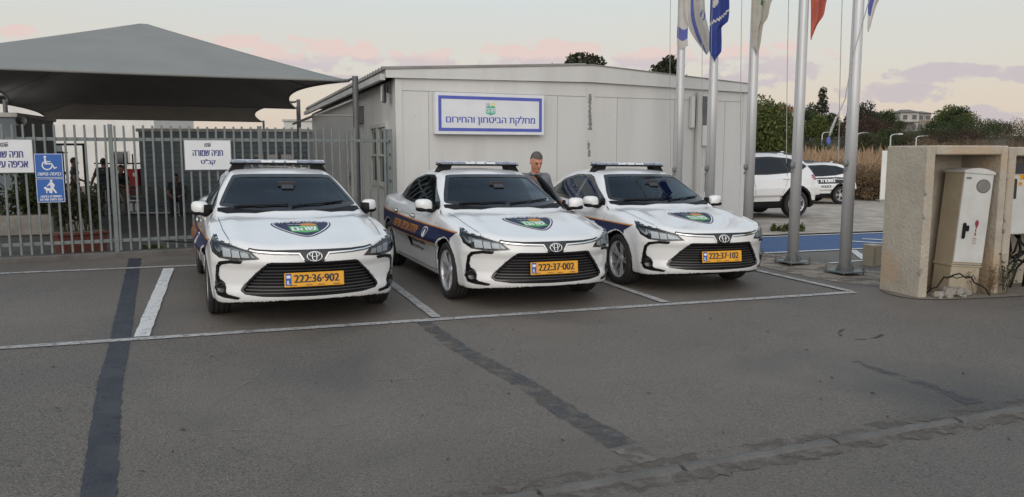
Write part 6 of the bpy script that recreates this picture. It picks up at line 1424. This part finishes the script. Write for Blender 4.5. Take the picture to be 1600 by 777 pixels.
# dry reeds beyond the gravel
r = np.random.RandomState(2); n = 52000
x = 8+r.rand(n)**.8*42; y = 34.6+r.rand(n)**1.6*24+np.maximum(0, (x-10))*.12; cl = np.sin(x*1.9)*np.cos(y*1.3)+.6*np.sin(x*.7+y*.5)
hgt = (1.6+1.05*np.clip((y-34)/7, 0, 1)+.45*cl)*(.5+.6*r.rand(n)**1.5)*np.where(x < 13, .85, np.where(x < 15.5, .92, .70)); gz = np.array([G(a, b) for a, b in zip(x, y)])
lean = r.normal(size=(n, 2))*.16; wd_ = .018+.022*r.rand(n); an = r.rand(n)*3.14
B0 = np.stack([x-np.cos(an)*wd_, y-np.sin(an)*wd_, gz], 1); B1 = np.stack([x+np.cos(an)*wd_, y+np.sin(an)*wd_, gz], 1)
T0 = np.stack([x+lean[:, 0]*hgt-np.cos(an)*wd_*.6, y+lean[:, 1]*hgt, gz+hgt*.9], 1); T1 = np.stack([x+lean[:, 0]*hgt*1.15+np.cos(an)*wd_*.7, y+lean[:, 1]*hgt*1.15, gz+hgt], 1)
M['reed'] = mat('dry_reed', (.40, .275, .165), (.26, .175, .11), scale=.5, rough=.9, detail=6, stretch=(1, 1, .25))
kind(mesh('dry_reeds', np.stack([B0, B1, T1, T0], 1).reshape(-1, 3), np.arange(4*n).reshape(n, 4), M['reed']), 'stuff')
for k, (px, Y, h, w) in enumerate(((1326, 35.4, 2.2, 3.4), (1353, 34.6, 1.8, 2.6), (1373, 34.0, 1.5, 2.0))):
    x = (px-800)/1228*Y; o = empty('dry_bush', (x, Y, G(x, Y))); tag(o, ('tall russet dry bush behind the police SUV', 'middle russet dry bush left of the white board', 'low russet dry bush closest to the white board')[k], 'bush', 'dry bushes at the gravel edge')
    g = random.Random(k); mb = MB()
    for q in range(26): a = g.uniform(0, 6.3); mb.tube([(g.uniform(-.2, .2), g.uniform(-.2, .2), 0), (math.cos(a)*w*.2, math.sin(a)*w*.2, h*.5), (math.cos(a)*w*.42, math.sin(a)*w*.3, h*g.uniform(.6, 1))], [.02, .013, .006], 4)
    mb.build('stem', M['leaf_dry'], o); leaf_mesh('foliage', [((g.uniform(-.35, .35)*w, g.uniform(-.25, .25)*w, h*g.uniform(.2, .75)), (w*.17, w*.17, h*.2)) for _ in range(14)], 3600, .085, M['leaf_dry'], o, k, 0, .2)

# the low hill with its houses, trees and lamps
M['hill'] = mat('hill_scrub', (.10, .085, .05), (.06, .055, .03), scale=.09, rough=1, detail=9)
hx = cub([(-60, 0), (20, 3.0), (50, 5.2), (75, 6.6), (95, 6.6), (115, 5.0), (135, 2.6), (170, 1.0), (260, .4)])
hy = cub([(80, 0), (110, .12), (150, .62), (185, .95), (215, 1), (260, .6), (340, 0)])
HZ = lambda x, y: float(hx(x)*hy(y))+G(x, min(y, 98))*(1-sstep(y, 80, 130))
xs = np.linspace(-60, 260, 65); ys = np.linspace(84, 340, 40)
V_ = [(a, b, HZ(a, b)-.05) for b in ys for a in xs]; nx = len(xs)
kind(mesh('hill', V_, [(j*nx+i, j*nx+i+1, (j+1)*nx+i+1, (j+1)*nx+i) for j in range(len(ys)-1) for i in range(nx-1)], M['hill'], None, None, True), 'structure')
M['house_wall'] = mat('house_render', (.46, .44, .41), (.40, .38, .35), scale=.5, rough=.8); M['house_stone'] = mat('house_stone', (.33, .27, .215), (.27, .22, .18), scale=1, rough=.85)
M['roof_grey'] = mat('roof_grey', (.13, .12, .115), (.17, .155, .145), scale=1, rough=.85); M['roof_red'] = mat('roof_tile', (.36, .11, .06), (.30, .09, .05), scale=1, rough=.85)
def house(px, pyb, Y, w, d, h, rh, wall, roof, label, wins=3, terrace=False, storeys=2):
    p = at(px, pyb, Y); o = empty('hill_house', (p.x, Y, p.z), (0, 0, -.1)); tag(o, label, 'house')
    mb = MB(); mb.box((0, d/2, h/2-.6), (w, d, h+1.2)); mb.build('wall', wall, o)
    mb = MB(); e = .5; mb.add([(-w/2-e, -e, h), (w/2+e, -e, h), (w/2+e, d+e, h), (-w/2-e, d+e, h), (-w*.22, d/2, h+rh), (w*.22, d/2, h+rh)], [(0, 1, 5, 4), (1, 2, 5), (2, 3, 4, 5), (3, 0, 4), (3, 2, 1, 0)]); mb.build('roof', roof, o)
    for s in range(storeys):
        for k in range(wins):
            x = -w/2+w*(k+.5)/wins; z = h*(s+.52)/storeys; mb = MB(); mb.box((x, -.03, z), (1.3, .10, 1.4)); f_ = mb.build('window', M['cabin_trim'], o); mb = MB(); mb.box((x, -.085, z), (1.08, .03, 1.18)); mb.build('pane', M['dark_pane'], f_)
    if terrace:
        mb = MB(); mb.box((-.1*w, -1.6, h*.48), (w*.8, 3.0, .22))
        for k in range(4): mb.box((-w*.48+w*.25*k, -2.9, h*.22), (.22, .22, h*.5))
        mb.build('terrace', M['roof_grey'], o); mb = MB(); mb.box((w*.25, -3.6, -.5), (w*1.5, .3, 1.3)); mb.build('garden_wall', M['house_stone'], o)
    return o
house(1420, 206, 205, 4.6, 7, 4.9, .9, M['house_wall'], M['roof_grey'], 'grey-white house with a terrace on the crest of the hill', 2, True)
house(1443, 204, 208, 3.4, 7, 4.4, .7, M['house_stone'], M['roof_grey'], 'stone-coloured house wing adjoining the white hilltop house', 2)
house(1366, 197, 230, 6.5, 6, 3.4, .8, M['house_stone'], M['roof_grey'], 'low tan house with a shallow roof left on the hill', 2, False, 1)
house(1230, 192, 175, 4.0, 7, 2.6, 1.3, M['house_wall'], M['roof_red'], 'white house under a red tiled roof, behind the fourth flagpole', 1, False, 1)
protos = {}
def hill_tree(x, y, h, w, m, label, seed, n=3400, name='hill_tree', trunk=.05, flat=.8):
    key = (m.name, round(w/h, 1))
    if key not in protos:
        protos[key] = tree(name, 0, 0, 5.0, 5.0*w/h, m, label, n=n, size=.30, seed=seed, trunk=trunk, nb=14, flat=flat, z0=0); o = protos[key]
    else: o = copy_tree(protos[key])
    o.location = (x, y, HZ(x, y)-.15); s = h/5.0; o.scale = (s, s, s); o.rotation_euler = (0, 0, seed*1.7); tag(o, label, 'tree', 'trees on the hill'); return o
def hp_(px, Y): return (px-800)/1228*Y
T_ = [('leaf_dark', 1225, 150, 5.0, 6.0, 'dark tree on the hill below the red-roofed house'), ('leaf_dark', 1258, 150, 6.4, 7.5, 'dark tree right of the fourth flagpole, below the cypress'), ('leaf_mid', 1273, 146, 5.6, 5.6, 'lighter green tree between the cypress and the nearest flagpole'), ('leaf_dark', 1291, 152, 5.4, 6, 'dark round tree left against the nearest flagpole'),
    ('leaf_gum', 1336, 165, 7.2, 8, 'rounded grey-green tree just right of the nearest flagpole'), ('leaf_dark', 1358, 172, 4.6, 6.5, 'dark tree below the low tan house'), ('leaf_dark', 1378, 176, 5.2, 7, 'broad dark tree left of the white hilltop house'), ('leaf_dark', 1398, 182, 2.6, 4, 'small dark tree touching the white hilltop house'),
    ('leaf_dark', 1464, 185, 5.2, 6, 'dark tree right of the stone house wing'), ('leaf_mid', 1476, 176, 6.4, 8, 'broad green tree at the right shoulder of the hill'), ('leaf_dark', 1490, 170, 6.0, 8, 'dark tree on the right slope of the hill'), ('leaf_mid', 1502, 168, 4.6, 7, 'last big green tree at the right foot of the hill'), ('leaf_dark', 1546, 190, 4.2, 9, 'flat-topped dark tree low at the far right'), ('leaf_olive', 1560, 160, 2.6, 6, 'low olive bush far right beyond the enclosures'),
    ('leaf_red', 1330, 140, 4.2, 7, 'russet shrub on the slope right of the nearest flagpole'), ('leaf_red', 1352, 145, 4.6, 8, 'broad russet shrub under the low tan house'), ('leaf_red', 1374, 140, 3.8, 7, 'russet shrub in the middle of the slope'), ('leaf_red', 1440, 128, 2.2, 8, 'low russet shrub above the right enclosure'), ('leaf_red', 1462, 126, 2.0, 8, 'long low russet shrub toward the right slope'),
    ('leaf_olive', 1329, 122, 3.2, 5, 'olive bush at the slope foot beside a street lamp'), ('leaf_olive', 1347, 120, 3.6, 6, 'olive bush in the middle of the slope foot'), ('leaf_dark', 1366, 124, 3.0, 6, 'dark bush at the slope foot'), ('leaf_dark', 1385, 130, 3.6, 6, 'dark bush left of the tall street lamp'), ('leaf_olive', 1408, 126, 3.0, 6, 'olive bush right of the tall street lamp'), ('leaf_dark', 1426, 132, 2.3, 7, 'dark bush below the garden wall'), ('leaf_olive', 1490, 120, 2.0, 6, 'pale olive bush at the right slope foot'), ('leaf_dark', 1415, 150, 1.7, 8, 'dark hedge under the terrace'),
    ('leaf_dark', 1452, 142, 3.6, 7, 'dark bush below the broad green tree of the right shoulder'), ('leaf_olive', 1470, 136, 3.0, 7, 'olive bush in the middle of the right slope'), ('leaf_dark', 1487, 146, 3.8, 8, 'wide dark bush high on the right slope'), ('leaf_red', 1500, 132, 2.6, 7, 'russet bush on the right slope above the meter box'),
    ('leaf_olive', 1516, 138, 3.2, 8, 'olive bush at the right foot of the hill'), ('leaf_dark', 1530, 148, 3.4, 9, 'dark bush low between the hill and the flat-topped tree'), ('leaf_gum', 1575, 150, 3.0, 9, 'grey-green scrub at the far right horizon'), ('leaf_olive', 1596, 128, 2.6, 7, 'olive scrub cut by the right edge of the view'), ('leaf_dry', 1440, 118, 2.2, 7, 'dry tan bush above the left part of the cabinet'), ('leaf_dry', 1478, 112, 1.9, 7, 'dry tan bush above the cabinet'),
    ('leaf_dark', 1274, 115, 2.6, 6, 'dark bush low between the last two flagpoles'), ('leaf_olive', 1255, 112, 2.4, 5, 'olive bush low right of the fourth flagpole'), ('leaf_dry', 1520, 120, 1.8, 6, 'dry tan bush right of the hill'), ('leaf_dry', 1580, 110, 1.8, 5, 'dry tan bush at the right edge')]
for k, (m, px, Y, h, w, lb) in enumerate(T_): hill_tree(hp_(px, Y), Y, h, w, M[m], lb, k+1)
# columnar cypress and bare saplings
cy = empty('cypress', (hp_(1278, 158), 158, HZ(hp_(1278, 158), 158))); tag(cy, 'dark ragged columnar tree standing highest on the hill', 'tree'); mb = MB(); mb.tube([(0, 0, 0), (0, 0, 8.4)], [.3, .06], 7); mb.build('trunk', M['bark'], cy)
leaf_mesh('crown', [((.2*math.sin(k*2), .2*math.cos(k), 5.0+.62*k), (1.25-.08*k, 1.1-.08*k, .7)) for k in range(8)]+[((-2.1, 0, 5.6), (1.0, .9, 1.3)), ((-2.0, 0, 4.4), (1.2, 1.2, 1.2))], 1500, .42, M['leaf_gum'], cy, 5)
for k, (px, Y, h) in enumerate(((1518, 62, 2.5), (1545, 66, 2.2), (1570, 60, 3.4), (1592, 56, 3.6), (1581, 64, 2.4))):
    x = hp_(px, Y); o = empty('bare_sapling', (x, Y, G(x, Y))); tag(o, ('wispy dry sapling above the gap between the enclosures', 'low wispy dry sapling above the meter box lintel', 'taller dry sapling near the right edge', 'bare sapling cut by the right edge', 'short sapling between the two tall ones')[k], 'sapling', 'dry saplings far right'); g = random.Random(k+40); mb = MB(); tp = []
    for q in range(14):
        a = g.uniform(0, 6.3); t = g.uniform(.3, .9); l = h*g.uniform(.2, .4); mb.tube([(0, 0, h*t), (math.cos(a)*l, math.sin(a)*l, h*t+l*.8)], [.02, .008], 4); tp.append(((math.cos(a)*l, math.sin(a)*l, h*t+l*.8), (.22, .22, .22)))
    mb.tube([(0, 0, 0), (0, 0, h)], [.04, .01], 5); mb.build('trunk', M['bark'], o); leaf_mesh('foliage', tp, 260, .10, M['leaf_dry'], o, k)
for k, (px, py, Y, s, lb) in enumerate(((1285, 207, 118, 1, 'street lamp between the two nearest flagpoles'), (1340, 208, 112, 1, 'street lamp at the slope foot right of the nearest flagpole'), (1392, 210, 105, 1, 'street lamp with a bright white head above the left enclosure'), (1432, 213, 108, 1, 'street lamp hidden among bushes below the hilltop house'))):
    p = at(px, py, Y); z0 = HZ(p.x, Y) if Y > 84 else G(p.x, Y); h = p.z-z0; o = empty('street_lamp', (p.x, Y, z0)); tag(o, lb, 'street lamp', 'street lamps along the far road')
    mb = MB(); mb.tube([(0, 0, 0), (0, 0, h*.9), (.15, 0, h*.97), (.5, 0, h), (1.0, 0, h+.03)], [.10, .08, .07, .06, .06], 7); mb.build('post', M['pole'], o); mb = MB(); mb.box((1.25, 0, h+.02), (.62, .28, .16), None, 0, .05); mb.build('lamp_head', M['sign_white'] if k == 2 else M['galv'], o)
